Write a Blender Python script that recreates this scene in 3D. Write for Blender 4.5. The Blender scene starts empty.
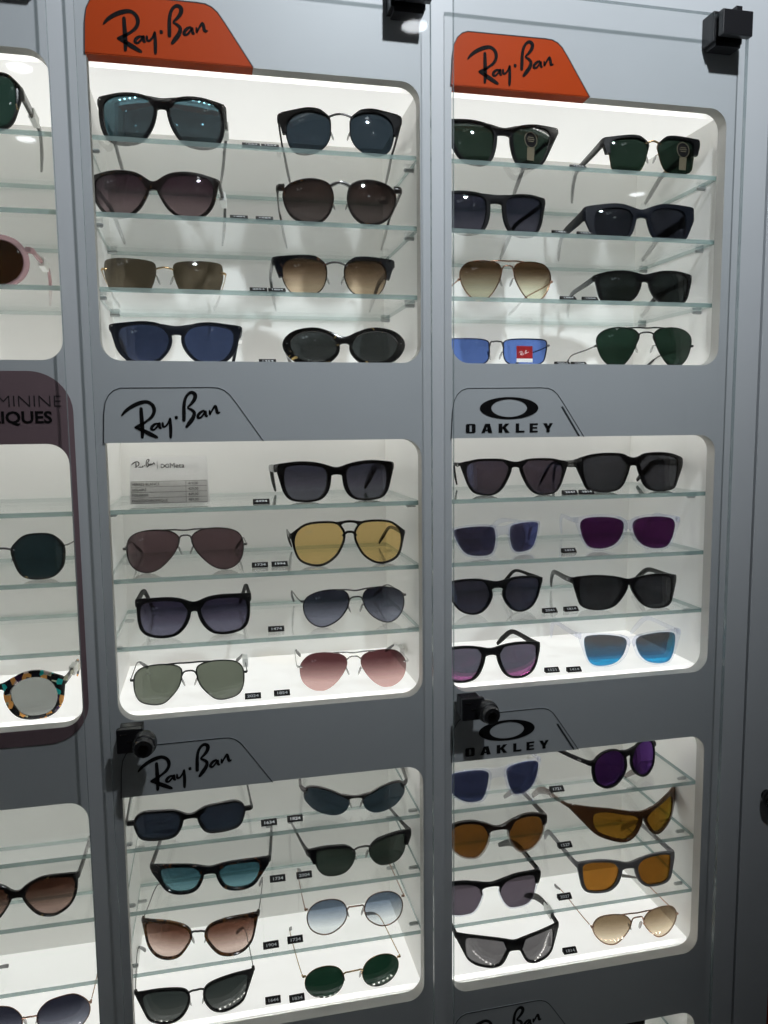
import bpy, bmesh, math, random
from mathutils import Vector, Matrix
C = bpy.context.scene.collection
random.seed(7)

# ---------------------------------------------------------------- camera, world, lights, exposure
cam_data = bpy.data.cameras.new('camera')
cam = bpy.data.objects.new('camera', cam_data); C.objects.link(cam)
rt = Vector((0.976075, -0.217193, -0.010189)); dn = Vector((-0.033494, -0.103890, -0.994025)); fw = Vector((0.214837, 0.970584, -0.108679))
mw = Matrix(((rt.x, -dn.x, -fw.x, 0.0), (rt.y, -dn.y, -fw.y, -0.86), (rt.z, -dn.z, -fw.z, 1.45), (0, 0, 0, 1)))
cam.matrix_world = mw
cam_data.sensor_fit = 'HORIZONTAL'; cam_data.sensor_width = 36.0; cam_data.lens = 36.0*779.26/768.0
cam_data.clip_start = 0.02
bpy.context.scene.camera = cam
vs = bpy.context.scene.view_settings
vs.view_transform = 'Standard'; vs.look = 'None'; vs.gamma = 1.0; vs.use_curve_mapping = False
vs.exposure = 0.0
cy_ = bpy.context.scene.cycles; cy_.transparent_max_bounces = 40; cy_.diffuse_bounces = 8; cy_.glossy_bounces = 6; cy_.max_bounces = 16
world = bpy.data.worlds.new('shop_world'); bpy.context.scene.world = world
world.use_nodes = True
bg = world.node_tree.nodes['Background']
bg.inputs['Color'].default_value = (0.62, 0.66, 0.70, 1); bg.inputs['Strength'].default_value = 0.04

def lamp_spot(name, loc, target, power, angle, blend, size, col):
    d = bpy.data.lights.new(name, 'SPOT'); d.energy = power; d.spot_size = math.radians(angle); d.spot_blend = blend
    d.shadow_soft_size = size; d.color = col
    o = bpy.data.objects.new(name, d); C.objects.link(o); o.location = loc
    o.rotation_euler = (Vector(target)-Vector(loc)).to_track_quat('-Z', 'Y').to_euler()
    return o
SPOT = lamp_spot('ceiling_spot_light', (0.36, -0.95, 2.56), (0.33, 0.0, 2.14), 76.0, 95, 1.0, 0.024, (0.90, 0.95, 1.0))
PANEL_GLOW = 0.78

# ---------------------------------------------------------------- materials
def lin(c): return tuple(((v/255)/12.92 if v/255 <= .04045 else ((v/255+.055)/1.055)**2.4) for v in c)
def newmat(name):
    m = bpy.data.materials.new(name); m.use_nodes = True
    nt = m.node_tree
    return m, nt, nt.nodes, nt.links, nt.nodes['Principled BSDF']
def principled(name, col, rough=.5, metal=0.0, spec=.5, coat=0.0, noise=None, bump=0.0):
    m, nt, N, L, b = newmat(name)
    b.inputs['Base Color'].default_value = (*col, 1); b.inputs['Roughness'].default_value = rough
    b.inputs['Metallic'].default_value = metal; b.inputs['Specular IOR Level'].default_value = spec
    b.inputs['Coat Weight'].default_value = coat
    tc = N.new('ShaderNodeTexCoord'); nz = N.new('ShaderNodeTexNoise'); nz.inputs['Scale'].default_value = noise[0] if noise else 60
    nz.inputs['Detail'].default_value = 3
    L.new(tc.outputs['Object'], nz.inputs['Vector'])
    mix = N.new('ShaderNodeMixRGB'); mix.inputs[1].default_value = (*[c*(1-(noise[1] if noise else .04)) for c in col], 1)
    mix.inputs[2].default_value = (*[min(1, c*(1+(noise[1] if noise else .04))) for c in col], 1)
    L.new(nz.outputs['Fac'], mix.inputs[0]); L.new(mix.outputs[0], b.inputs['Base Color'])
    if bump:
        bp = N.new('ShaderNodeBump'); bp.inputs['Strength'].default_value = bump; bp.inputs['Distance'].default_value = .0004
        L.new(nz.outputs['Fac'], bp.inputs['Height']); L.new(bp.outputs[0], b.inputs['Normal'])
    return m
def patches(name, base, spots, scale=90, amount=.55, rough=.18, alpha=1.0):
    """tortoise-like acetate: dark base with irregular coloured patches"""
    m, nt, N, L, b = newmat(name)
    tc = N.new('ShaderNodeTexCoord'); nz = N.new('ShaderNodeTexNoise'); nz.inputs['Scale'].default_value = scale
    nz.inputs['Detail'].default_value = 2; nz.inputs['Distortion'].default_value = .6
    L.new(tc.outputs['Object'], nz.inputs['Vector'])
    r = N.new('ShaderNodeValToRGB'); r.color_ramp.elements[0].position = amount; r.color_ramp.elements[0].color = (*base, 1)
    r.color_ramp.elements[1].position = min(1, amount+.14); r.color_ramp.elements[1].color = (*spots, 1)
    L.new(nz.outputs['Fac'], r.inputs[0]); L.new(r.outputs[0], b.inputs['Base Color'])
    b.inputs['Roughness'].default_value = rough
    return m
def mosaic(name):
    m, nt, N, L, b = newmat(name)
    tc = N.new('ShaderNodeTexCoord'); v = N.new('ShaderNodeTexVoronoi'); v.inputs['Scale'].default_value = 185
    mp = N.new('ShaderNodeMapping'); mp.inputs['Scale'].default_value = (1, .3, .8); mp.inputs['Rotation'].default_value = (0, .5, 0)
    L.new(tc.outputs['Object'], mp.inputs[0]); L.new(mp.outputs[0], v.inputs['Vector'])
    r = N.new('ShaderNodeValToRGB'); r.color_ramp.interpolation = 'CONSTANT'
    sep = N.new('ShaderNodeSeparateColor'); L.new(v.outputs['Color'], sep.inputs[0]); L.new(sep.outputs[0], r.inputs[0])
    cols = [(0, (.008, .008, .01)), (.42, (.75, .35, .09)), (.55, (.01, .01, .02)), (.64, (.02, .45, .42)), (.72, (.62, .48, .45)), (.8, (.03, .01, .04)), (.9, (.42, .42, .3))]
    e = r.color_ramp.elements; e[0].color = (*cols[0][1], 1); e[1].position = cols[1][0]; e[1].color = (*cols[1][1], 1)
    for p, c in cols[2:]:
        x = e.new(p); x.color = (*c, 1)
    L.new(r.outputs[0], b.inputs['Base Color']); b.inputs['Roughness'].default_value = .2
    return m
def schlick(N, L, f0, extra=0.0):
    # same reflectance seen from either side of a thin pane
    lw = N.new('ShaderNodeLayerWeight'); lw.inputs['Blend'].default_value = .5
    pw = N.new('ShaderNodeMath'); pw.operation = 'POWER'; pw.inputs[1].default_value = 5.0; L.new(lw.outputs['Facing'], pw.inputs[0])
    ma = N.new('ShaderNodeMath'); ma.operation = 'MULTIPLY_ADD'; ma.use_clamp = True; ma.inputs[1].default_value = 1-f0; ma.inputs[2].default_value = f0+extra
    L.new(pw.outputs[0], ma.inputs[0]); return ma.outputs[0]
def see_through(name, tint, refl=(1, 1, 1), f0=.04, rough=.02, gloss=None):
    """clear or tinted material: straight transmission plus a Fresnel reflection"""
    m, nt, N, L, b = newmat(name); N.remove(b)
    out = N['Material Output']; tr = N.new('ShaderNodeBsdfTransparent'); tr.inputs[0].default_value = (*tint, 1)
    gl = N.new('ShaderNodeBsdfGlossy'); gl.inputs['Color'].default_value = (*refl, 1); gl.inputs['Roughness'].default_value = rough
    mx = N.new('ShaderNodeMixShader'); L.new(schlick(N, L, f0, gloss or 0.0), mx.inputs[0])
    L.new(tr.outputs[0], mx.inputs[1]); L.new(gl.outputs[0], mx.inputs[2]); L.new(mx.outputs[0], out.inputs['Surface'])
    return m
def crystal(name, tint, body, amount=.3):
    """translucent acetate: part clear, part coloured body, glossy skin"""
    m, nt, N, L, b = newmat(name)
    b.inputs['Base Color'].default_value = (*body, 1); b.inputs['Roughness'].default_value = .12
    tr = N.new('ShaderNodeBsdfTransparent'); tr.inputs[0].default_value = (*tint, 1)
    mx = N.new('ShaderNodeMixShader'); lw = N.new('ShaderNodeLayerWeight'); lw.inputs['Blend'].default_value = amount
    mr = N.new('ShaderNodeMapRange'); mr.inputs['To Min'].default_value = amount; mr.inputs['To Max'].default_value = min(1, amount+.6)
    L.new(lw.outputs['Facing'], mr.inputs['Value']); L.new(mr.outputs[0], mx.inputs[0])
    L.new(tr.outputs[0], mx.inputs[1]); L.new(b.outputs[0], mx.inputs[2]); L.new(mx.outputs[0], N['Material Output'].inputs['Surface'])
    return m
LM = {}
def desat(c):
    g = sum(c)/3; return tuple(v*.86+g*.14 for v in c)
BGC = [.5]
def lens_mat(top, bot=None, mirror=None, strength=0.0):
    """tinted lens, two sRGB looks against the white case; optional coloured mirror coat"""
    bgc = BGC[0]; key = (top, bot, mirror, strength, bgc)
    if key in LM: return LM[key]
    m, nt, N, L, b = newmat('lens_tint'); N.remove(b)
    out = N['Material Output']; bot = bot or top
    def T(c): return tuple(min(.97, math.sqrt(max(v-.006, .0006)/bgc)) for v in desat(lin(c)))
    tc = N.new('ShaderNodeTexCoord'); sp = N.new('ShaderNodeSeparateXYZ'); L.new(tc.outputs['Generated'], sp.inputs[0])
    r = N.new('ShaderNodeValToRGB'); r.color_ramp.elements[0].position = .22; r.color_ramp.elements[0].color = (*T(bot), 1)
    r.color_ramp.elements[1].position = .80; r.color_ramp.elements[1].color = (*T(top), 1)
    L.new(sp.outputs[2], r.inputs[0])
    tr = N.new('ShaderNodeBsdfTransparent'); L.new(r.outputs[0], tr.inputs[0])
    gl = N.new('ShaderNodeBsdfGlossy'); gl.inputs['Roughness'].default_value = .03
    gl.inputs['Color'].default_value = (*(mirror or (1, 1, 1)), 1)
    fo = schlick(N, L, .042, strength)
    mx = N.new('ShaderNodeMixShader'); L.new(fo, mx.inputs[0]); L.new(tr.outputs[0], mx.inputs[1]); L.new(gl.outputs[0], mx.inputs[2])
    L.new(mx.outputs[0], out.inputs['Surface'])
    LM[key] = m
    return m
M = {}
M['panel'] = principled('grey_lacquer_panel', (.515, .54, .56), .42, spec=.3, noise=(14, .03))
M['reveal'] = principled('opening_edge_paint', (.55, .54, .51), .5, spec=.3)
M['white'] = principled('white_interior_laminate', (.95, .943, .918), .42, spec=.25, noise=(9, .015))
M['orange'] = principled('orange_sign', (.47, .055, .007), .45, spec=.1)
M['mauve'] = principled('mauve_vinyl', (.19, .13, .145), .45, spec=.3)
M['seam'] = principled('dark_seam', (.035, .04, .045), .6)
M['ink'] = principled('black_lettering', (.006, .006, .007), .6, spec=.08)
M['inkthin'] = principled('soft_black_print', (.02, .017, .02), .5)
M['glass_face'] = see_through('shelf_glass', (.978, .985, .982))
M['glass_edge'] = crystal('shelf_glass_edge', (.66, .80, .78), (.33, .43, .42), .42)
M['door_glass'] = see_through('door_glass', (.985, .99, .99))
M['door_edge'] = crystal('door_glass_edge', (.72, .78, .78), (.30, .36, .37), .25)
M['black_metal'] = principled('black_anodised_metal', (.012, .012, .014), .33, metal=.0, spec=.4, coat=.1)
M['black_chrome'] = principled('black_chrome', (.10, .10, .105), .22, metal=.85)
M['chrome'] = principled('chrome', (.62, .62, .62), .18, metal=1.0)
M['dark_chrome'] = principled('dark_chrome', (.12, .12, .12), .2, metal=1.0)
M['pin'] = principled('shelf_pin_metal', (.38, .4, .4), .3, metal=.7)
M['paper'] = principled('white_paper', (.90, .90, .88), .6, spec=.2)
M['faint'] = principled('faint_grey_print', (.30, .31, .32), .6)
M['digit'] = principled('white_digits', (.62, .64, .66), .6)
M['cube'] = principled('black_price_block', (.009, .009, .010), .5, spec=.12)
M['black'] = principled('glossy_black_acetate', (.006, .006, .007), .22, spec=.28)
M['matte'] = principled('matte_black_acetate', (.008, .008, .009), .55, spec=.12)
M['bluegrey'] = principled('dark_navy_acetate', (.006, .008, .014), .45, spec=.14)
M['grey'] = principled('matte_grey_nylon', (.16, .155, .165), .5)
M['gun'] = principled('gunmetal', (.10, .095, .095), .3, metal=.9)
M['blackwire'] = principled('black_wire', (.012, .012, .012), .3, metal=.3)
M['gold'] = principled('gold_wire', (.55, .38, .2), .25, metal=1.0)
M['rose'] = principled('rose_gold_wire', (.50, .30, .22), .25, metal=1.0)
M['silver'] = principled('silver_wire', (.6, .6, .6), .2, metal=1.0)
M['tort'] = patches('tortoiseshell', (.010, .007, .006), (.15, .06, .014), 105, .61)
M['tort_brown'] = patches('brown_tortoiseshell', (.03, .014, .008), (.20, .085, .025), 90, .46)
M['tort_blue'] = patches('tortoiseshell_on_black', (.006, .007, .010), (.22, .08, .022), 85, .62)
M['tort_fleck'] = patches('black_with_amber_flecks', (.006, .006, .006), (.42, .30, .12), 130, .64)
M['mosaic'] = mosaic('multicolour_acetate')
M['orange_ac'] = principled('amber_acetate', (.55, .22, .035), .2)
M['clear'] = crystal('clear_crystal_acetate', (.965, .97, .995), (.74, .76, .86), .06)
M['smoke'] = crystal('pale_crystal_acetate', (.93, .90, .88), (.6, .54, .5), .2)
M['pink'] = crystal('pink_translucent_acetate', (.92, .78, .80), (.62, .40, .42), .38)
M['brown_tr'] = crystal('brown_translucent_nylon', (.42, .26, .16), (.10, .045, .02), .55)
M['pad'] = crystal('soft_clear_silicone', (.9, .9, .9), (.5, .5, .48), .3)
M['tip_black'] = principled('black_temple_tip', (.015, .015, .017), .3)
M['tip_grey'] = principled('grey_temple_tip', (.12, .115, .12), .4)
M['tip_brown'] = principled('brown_temple_tip', (.018, .009, .006), .3)
M['red'] = principled('red_sticker', (.32, .012, .015), .4)
M['goldsticker'] = principled('gold_sticker', (.14, .12, .075), .5)
M['floor'] = principled('shop_floor', (.16, .15, .14), .5)
M['ceil'] = principled('shop_ceiling', (.42, .42, .42), .7)
M['wood'] = principled('shop_wood_wall', (.16, .10, .06), .5, noise=(3, .3))
def emission(name, col, s):
    m, nt, N, L, b = newmat(name); N.remove(b); e = N.new('ShaderNodeEmission'); e.inputs[0].default_value = (*col, 1); e.inputs[1].default_value = s
    L.new(e.outputs[0], N['Material Output'].inputs['Surface']); return m
def glow_panel(name, col, s):
    m, nt, N, L, b = newmat(name); b.inputs['Base Color'].default_value = (.42, .42, .41, 1); b.inputs['Roughness'].default_value = .5
    b.inputs['Emission Color'].default_value = (*col, 1); b.inputs['Emission Strength'].default_value = s; return m
M['opal'] = glow_panel('opal_light_panel', (1, .99, .95), PANEL_GLOW)
M['led'] = emission('led_diode', (1, .97, .92), 26.0)
M['lamp'] = emission('downlight_diffuser', (.92, .96, 1), 9.0)

# ---------------------------------------------------------------- mesh helpers
def obj(name, bm, mats, parent=None, smooth=None):
    me = bpy.data.meshes.new(name)
    bmesh.ops.recalc_face_normals(bm, faces=bm.faces)
    bm.to_mesh(me); bm.free()
    for m in (mats if isinstance(mats, (list, tuple)) else [mats]): me.materials.append(m)
    if smooth is not None:
        for p in me.polygons: p.use_smooth = True
        me.set_sharp_from_angle(angle=math.radians(smooth))
    o = bpy.data.objects.new(name, me); C.objects.link(o)
    if parent: o.parent = parent
    return o
def empty(name, loc, label, cat, group=None, rot=(0, 0, 0)):
    o = bpy.data.objects.new(name, None); C.objects.link(o); o.location = loc; o.rotation_euler = rot
    o.empty_display_size = .02; o['label'] = label; o['category'] = cat
    if group: o['group'] = group
    return o
def box(bm, x0, x1, y0, y1, z0, z1, mi=0, bevel=0):
    vs_ = [bm.verts.new(p) for p in ((x0, y0, z0), (x1, y0, z0), (x1, y1, z0), (x0, y1, z0), (x0, y0, z1), (x1, y0, z1), (x1, y1, z1), (x0, y1, z1))]
    fs = []
    for f in ((0, 1, 2, 3), (4, 5, 6, 7), (0, 1, 5, 4), (1, 2, 6, 5), (2, 3, 7, 6), (3, 0, 4, 7)):
        fc = bm.faces.new([vs_[i] for i in f]); fc.material_index = mi; fs.append(fc)
    if bevel:
        es = list({e for f in fs for e in f.edges})
        bmesh.ops.bevel(bm, geom=es, offset=bevel, segments=2, profile=.6, affect='EDGES')
def ring_loft(bm, loops, closed_ends=True, mi=0, close_path=False):
    """loops: list of lists of points, each loop closed"""
    rows = [[bm.verts.new(p) for p in lp] for lp in loops]
    n = len(rows[0]); K = len(rows)
    for a in range(K if close_path else K-1):
        A, B = rows[a], rows[(a+1) % K]
        for i in range(n):
            f = bm.faces.new((A[i], A[(i+1) % n], B[(i+1) % n], B[i])); f.material_index = mi
    if closed_ends and not close_path:
        f = bm.faces.new(rows[0]); f.material_index = mi
        f = bm.faces.new(rows[-1]); f.material_index = mi
def spline(P, n, closed=False):
    P = [Vector(p) for p in P]; m = len(P); out = []
    rng = range(m) if closed else range(m-1)
    for i in rng:
        if closed: p0, p1, p2, p3 = P[i-1], P[i], P[(i+1) % m], P[(i+2) % m]
        else: p0, p1, p2, p3 = P[max(i-1, 0)], P[i], P[i+1], P[min(i+2, m-1)]
        for j in range(n):
            u = j/n
            out.append(.5*((2*p1)+(p2-p0)*u+(2*p0-5*p1+4*p2-p3)*u*u+(3*p1-p0-3*p2+p3)*u**3))
    if not closed: out.append(P[-1].copy())
    return out
def sweep(bm, path, ra, rb, seg=8, mi=0, closed=False, power=1.0, side=Vector((1, 0, 0))):
    """ra: half width along the side direction, rb: half height across it (numbers or per-point lists)"""
    n = len(path); loops = []
    A = ra if isinstance(ra, (list, tuple)) else [ra]*n
    B = rb if isinstance(rb, (list, tuple)) else [rb]*n
    for i, p in enumerate(path):
        if closed: t_ = path[(i+1) % n]-path[i-1]
        else: t_ = path[min(i+1, n-1)]-path[max(i-1, 0)]
        if t_.length < 1e-9: t_ = Vector((0, 1, 0))
        t_ = t_.normalized(); s = side-t_*side.dot(t_)
        if s.length < 1e-4: s = Vector((0, 0, 1))-t_*t_.z
        s.normalize(); u = t_.cross(s).normalized(); lp = []
        for j in range(seg):
            a = 2*math.pi*(j+.5)/seg; c, d = math.cos(a), math.sin(a)
            c = math.copysign(abs(c)**power, c); d = math.copysign(abs(d)**power, d)
            lp.append(p+s*c*A[i]+u*d*B[i])
        loops.append(lp)
    ring_loft(bm, loops, mi=mi, close_path=closed)
def lerp_list(vals, n):
    out = []
    for i in range(n):
        t_ = i/(n-1)*(len(vals)-1); a = min(int(t_), len(vals)-2); out.append(vals[a]+(vals[a+1]-vals[a])*(t_-a))
    return out
def cyl(bm, c, axis, r, h, seg=24, mi=0, r2=None):
    a = Vector(axis).normalized(); s = a.orthogonal().normalized(); u = a.cross(s); c = Vector(c); r2 = r if r2 is None else r2
    ring_loft(bm, [[c+s*math.cos(2*math.pi*j/seg)*q+u*math.sin(2*math.pi*j/seg)*q+a*d for j in range(seg)] for q, d in ((r, 0), (r2, h))], mi=mi)
def lathe(bm, c, axis, prof, seg=28, mi=0):
    a = Vector(axis).normalized(); s = a.orthogonal().normalized(); u = a.cross(s); c = Vector(c)
    ring_loft(bm, [[c+s*math.cos(2*math.pi*j/seg)*r+u*math.sin(2*math.pi*j/seg)*r+a*d for j in range(seg)] for r, d in prof], mi=mi)
def prism(bm, pts, y0, y1, mi=0, side_mi=None):
    A = [bm.verts.new((x, y0, z)) for x, z in pts]; B = [bm.verts.new((x, y1, z)) for x, z in pts]; n = len(pts)
    f = bm.faces.new(A); f.material_index = mi; f = bm.faces.new(B); f.material_index = mi
    for i in range(n):
        f = bm.faces.new((A[i], A[(i+1) % n], B[(i+1) % n], B[i])); f.material_index = mi if side_mi is None else side_mi
def rrect(x0, x1, z0, z1, r, n=8):
    out = []
    for cx, cz, a0 in ((x1-r, z1-r, 0), (x0+r, z1-r, 90), (x0+r, z0+r, 180), (x1-r, z0+r, 270)):
        for i in range(n+1):
            a = math.radians(a0+90*i/n); out.append((cx+r*math.cos(a), cz+r*math.sin(a)))
    return out
def plate(name, outer, holes, y0, y1, mats, parent=None):
    """flat board with cut openings standing in the XZ plane; holes' inner faces take material 1"""
    cu = bpy.data.curves.new(name, 'CURVE'); cu.dimensions = '2D'; cu.fill_mode = 'BOTH'; cu.extrude = abs(y1-y0)/2
    for pl in [outer]+holes:
        s = cu.splines.new('POLY'); s.points.add(len(pl)-1); s.use_cyclic_u = True
        for i, (x, z) in enumerate(pl): s.points[i].co = (x, z, 0, 1)
    tmp = bpy.data.objects.new(name+'_c', cu); C.objects.link(tmp)
    dg = bpy.context.evaluated_depsgraph_get(); me = bpy.data.meshes.new_from_object(tmp.evaluated_get(dg))
    bpy.data.objects.remove(tmp)
    me.transform(Matrix(((1, 0, 0, 0), (0, 0, -1, (y0+y1)/2), (0, 1, 0, 0), (0, 0, 0, 1))))
    me.materials.clear()
    for m in mats: me.materials.append(m)
    xs = [p[0] for p in outer]; zs = [p[1] for p in outer]
    for p in me.polygons:
        p.material_index = 0
        if abs(p.normal.y) < .5:
            c = p.center
            if min(abs(c.x-min(xs)), abs(c.x-max(xs))) > 1e-4 and min(abs(c.z-min(zs)), abs(c.z-max(zs))) > 1e-4: p.material_index = len(mats)-1
    o = bpy.data.objects.new(name, me); C.objects.link(o)
    if parent: o.parent = parent
    return o
def text_mesh(name, body, size, loc, mat, parent=None, rx=90, bold=0.0, xs=1.0, align='LEFT', ext=.00015, local=None):
    cu = bpy.data.curves.new(name, 'FONT'); cu.body = body; cu.size = size; cu.extrude = ext; cu.offset = bold; cu.align_x = align; cu.resolution_u = 3
    tmp = bpy.data.objects.new(name+'_t', cu); C.objects.link(tmp)
    dg = bpy.context.evaluated_depsgraph_get(); me = bpy.data.meshes.new_from_object(tmp.evaluated_get(dg)); bpy.data.objects.remove(tmp)
    me.materials.clear(); me.materials.append(mat)
    me.transform(Matrix.Translation(loc) @ Matrix.Rotation(math.radians(rx), 4, 'X') @ Matrix.Diagonal((xs, 1, 1, 1)))
    o = bpy.data.objects.new(name, me); C.objects.link(o)
    if parent: o.parent = parent
    return o
SCRIPT = [[(17.1, 27.8, 0.92), (21.3, 32.7, 2.07), (27.7, 37.5, 2.52), (35.7, 41.2, 2.75), (42.8, 42.6, 2.29), (47.8, 40.2, 2.29), (50.1, 36.1, 2.52), (49.9, 31.2, 2.29), (47.0, 26.3, 2.07), (42.0, 22.3, 1.61), (37.9, 19.5, 1.84), (33.9, 17.5, 2.07), (29.6, 15.9, 0.92)], [(29.6, 16.0, 0.92), (36.1, 13.7, 2.29), (43.8, 9.7, 2.98), (53.1, 4.9, 1.84)], [(37.1, 37.0, 2.07), (37.2, 29.7, 2.52), (37.5, 19.9, 2.75), (37.6, 11.7, 2.52), (37.0, 4.3, 1.84)], [(54.1, 19.7, 1.15), (50.9, 19.4, 1.61), (47.6, 16.8, 2.07), (46.8, 14.1, 1.84), (49.4, 13.5, 1.38), (52.8, 16.8, 1.38), (55.0, 20.2, 1.84), (55.2, 15.6, 1.84), (57.2, 15.1, 1.15)], [(58.3, 21.3, 1.38), (58.6, 17.1, 1.84), (60.9, 16.7, 1.38), (64.1, 20.4, 1.38), (66.1, 25.4, 1.38)], [(66.1, 25.9, 1.61), (66.3, 14.7, 2.29), (65.9, 4.0, 1.84)], [(70.9, 25.8, 2.29), (74.1, 26.1, 2.29)], [(80.2, 21.5, 2.29), (80.5, 29.4, 2.52), (80.8, 37.6, 2.29), (82.2, 45.0, 2.07), (85.3, 50.2, 1.84), (89.4, 52.3, 2.29), (92.7, 49.7, 2.75), (91.8, 44.9, 2.52), (88.1, 40.0, 1.84), (84.6, 36.3, 1.15), (88.2, 34.3, 1.84), (91.2, 30.9, 2.29), (89.5, 25.2, 2.75), (85.8, 20.2, 2.75), (81.9, 15.2, 1.61)], [(102.0, 33.5, 1.15), (98.3, 31.7, 1.84), (95.1, 28.4, 2.07), (94.9, 25.8, 1.84), (97.7, 25.9, 1.38), (101.0, 29.6, 1.38), (102.8, 32.5, 1.61), (103.2, 27.6, 1.84), (105.2, 27.9, 1.15)], [(106.9, 33.8, 1.15), (107.5, 28.2, 1.84)], [(107.5, 29.2, 1.15), (110.7, 34.8, 1.38), (113.2, 37.9, 1.84), (114.3, 34.9, 2.07), (115.3, 30.8, 2.07), (118.4, 31.4, 0.69)]]
def script_word(bm, ox, oz, y, sc=1.0, depth=.0004, dense=4, wmul=1.0, tf=None):
    """brush-written brand word made of tapered strokes; coordinates in mm from the sign's lower left corner"""
    for st in SCRIPT:
        P = spline([(a/1000, b/1000, c/1000) for a, b, c in st], dense)
        L_, R_ = [], []
        n = len(P)
        for i, p in enumerate(P):
            a, b = P[max(i-1, 0)], P[min(i+1, n-1)]; tx, tz = b.x-a.x, b.y-a.y; l = math.hypot(tx, tz) or 1
            nx, nz = -tz/l, tx/l; w = p.z/2*wmul
            if i in (0, n-1): w *= .55
            L_.append((p.x+nx*w, p.y+nz*w)); R_.append((p.x-nx*w, p.y-nz*w))
        for i in range(n-1):
            q = [L_[i], L_[i+1], R_[i+1], R_[i]]
            F_ = []
            for yy in (y, y+depth):
                F_.append([bm.verts.new(tf(x*sc, yy, z*sc) if tf else (ox+x*sc, yy, oz+z*sc)) for x, z in q])
            try:
                bm.faces.new(F_[0]); bm.faces.new(F_[1][::-1])
                for k in range(4): bm.faces.new((F_[0][k], F_[0][(k+1) % 4], F_[1][(k+1) % 4], F_[1][k]))
            except ValueError: pass

# ---------------------------------------------------------------- the room (structure)
def struct(name, bm, m):
    o = obj(name, bm, m); o['kind'] = 'structure'; return o
bm = bmesh.new(); box(bm, -2.6, 3.4, -4.3, .5, -.05, 0); struct('floor', bm, M['floor'])
bm = bmesh.new(); box(bm, -2.6, 3.4, -4.3, .5, 2.7, 2.75); struct('ceiling', bm, M['ceil'])
bm = bmesh.new(); box(bm, -2.6, 3.4, -4.35, -4.3, 0, 2.7); struct('wall_front', bm, M['wood'])
bm = bmesh.new(); box(bm, -2.6, 3.4, .26, .31, 0, 2.7); struct('wall_back', bm, M['ceil'])

# ---------------------------------------------------------------- display cabinets
XL = {1: -.485, 2: -.107, 3: .271}; W = .342
ZB = {1: 1.521, 2: 1.134, 3: .748, 4: .362}; ZT = {1: 1.8205, 2: 1.436, 3: 1.0485, 4: .6625}
SH = {3: .2295, 2: .1535, 1: .0775, 0: 0.0}      # top surface of each shelf above the opening's lower edge
PT = .016
def hole(x0, x1, z0, z1, r=.021, n=7):
    out = [(x0, z1)]
    for cx, cz, a0 in ((x0+r, z0+r, 180), (x1-r, z0+r, 270), (x1-r, z1-r, 0)):
        for i in range(n+1):
            a = math.radians(a0+90*i/n); out.append((cx+r*math.cos(a), cz+r*math.sin(a)))
    return out
def tab_outline(x, z):
    p = [(-.0012, 0), (.0003, .030), (.0022, .042), (.006, .0495), (.0115, .0545), (.018, .0568), (.070, .0572), (.108, .0575), (.117, .0570), (.1235, .0545), (.129, .0500), (.136, .0405), (.1635, 0)]
    return [(x+a, z+b) for a, b in p]
def line_strip(bm, pts, y, w, mi=0):
    for a, b in zip(pts, pts[1:]):
        tx, tz = b[0]-a[0], b[1]-a[1]; l = math.hypot(tx, tz); nx, nz = -tz/l*w/2, tx/l*w/2; ex, ez = tx/l*w*.3, tz/l*w*.3
        prism(bm, [(a[0]+nx-ex, a[1]+nz-ez), (b[0]+nx+ex, b[1]+nz+ez), (b[0]-nx+ex, b[1]-nz+ez), (a[0]-nx-ex, a[1]-nz-ez)], y-.0003, y+.0003, mi)
def oakley(bm, x, z, y):
    """ellipse emblem and wide block letters"""
    n = 48; cx, cz = x+.0690, z+.0341
    O_ = [(cx+.0360*math.cos(2*math.pi*i/n), cz+.0127*math.sin(2*math.pi*i/n)) for i in range(n)]
    I_ = [(cx+.0220*math.cos(2*math.pi*i/n), cz+.0102*math.sin(2*math.pi*i/n)) for i in range(n)]
    for i in range(n):
        j = (i+1) % n; prism(bm, [O_[i], O_[j], I_[j], I_[i]], y-.0004, y)
    G = {'O': [[(0, .12), (.12, 0), (.38, 0), (.38, 1), (.12, 1), (0, .88)], [(.62, 0), (.88, 0), (1, .12), (1, .88), (.88, 1), (.62, 1)], [(.38, .85), (.62, .85), (.62, 1), (.38, 1)], [(.38, 0), (.62, 0), (.62, .15), (.38, .15)]],
         'A': [[(0, 0), (.32, 0), (.60, 1), (.34, 1)], [(.62, 0), (1, 0), (.78, 1), (.46, 1)], [(.2, .2), (.8, .2), (.76, .38), (.26, .38)]],
         'K': [[(0, 0), (.34, 0), (.34, 1), (0, 1)], [(.34, .42), (.52, .42), (.98, 1), (.62, 1), (.34, .62)], [(.36, .55), (.62, 0), (1, 0), (.62, .6)]],
         'L': [[(0, 0), (.38, 0), (.38, 1), (0, 1)], [(.38, 0), (1, 0), (1, .2), (.38, .2)]],
         'E': [[(0, 0), (.38, 0), (.38, 1), (0, 1)], [(.38, 0), (1, 0), (1, .19), (.38, .19)], [(.38, .41), (.92, .41), (.92, .59), (.38, .59)], [(.38, .81), (1, .81), (1, 1), (.38, 1)]],
         'Y': [[(0, 1), (.36, 1), (.62, .45), (.33, .38)], [(.66, 1), (1, 1), (.67, .38), (.42, .45)], [(.33, 0), (.67, 0), (.67, .42), (.33, .42)]]}
    for ch, a, b in (('O', .0162, .0279), ('A', .0350, .0483), ('K', .0560, .0695), ('L', .0772, .0880), ('E', .0945, .1046), ('Y', .1115, .1237)):
        for poly in G[ch]: prism(bm, [(x+a+(b-a)*u, z+.0058+.0105*v) for u, v in poly], y-.0004, y)
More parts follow.
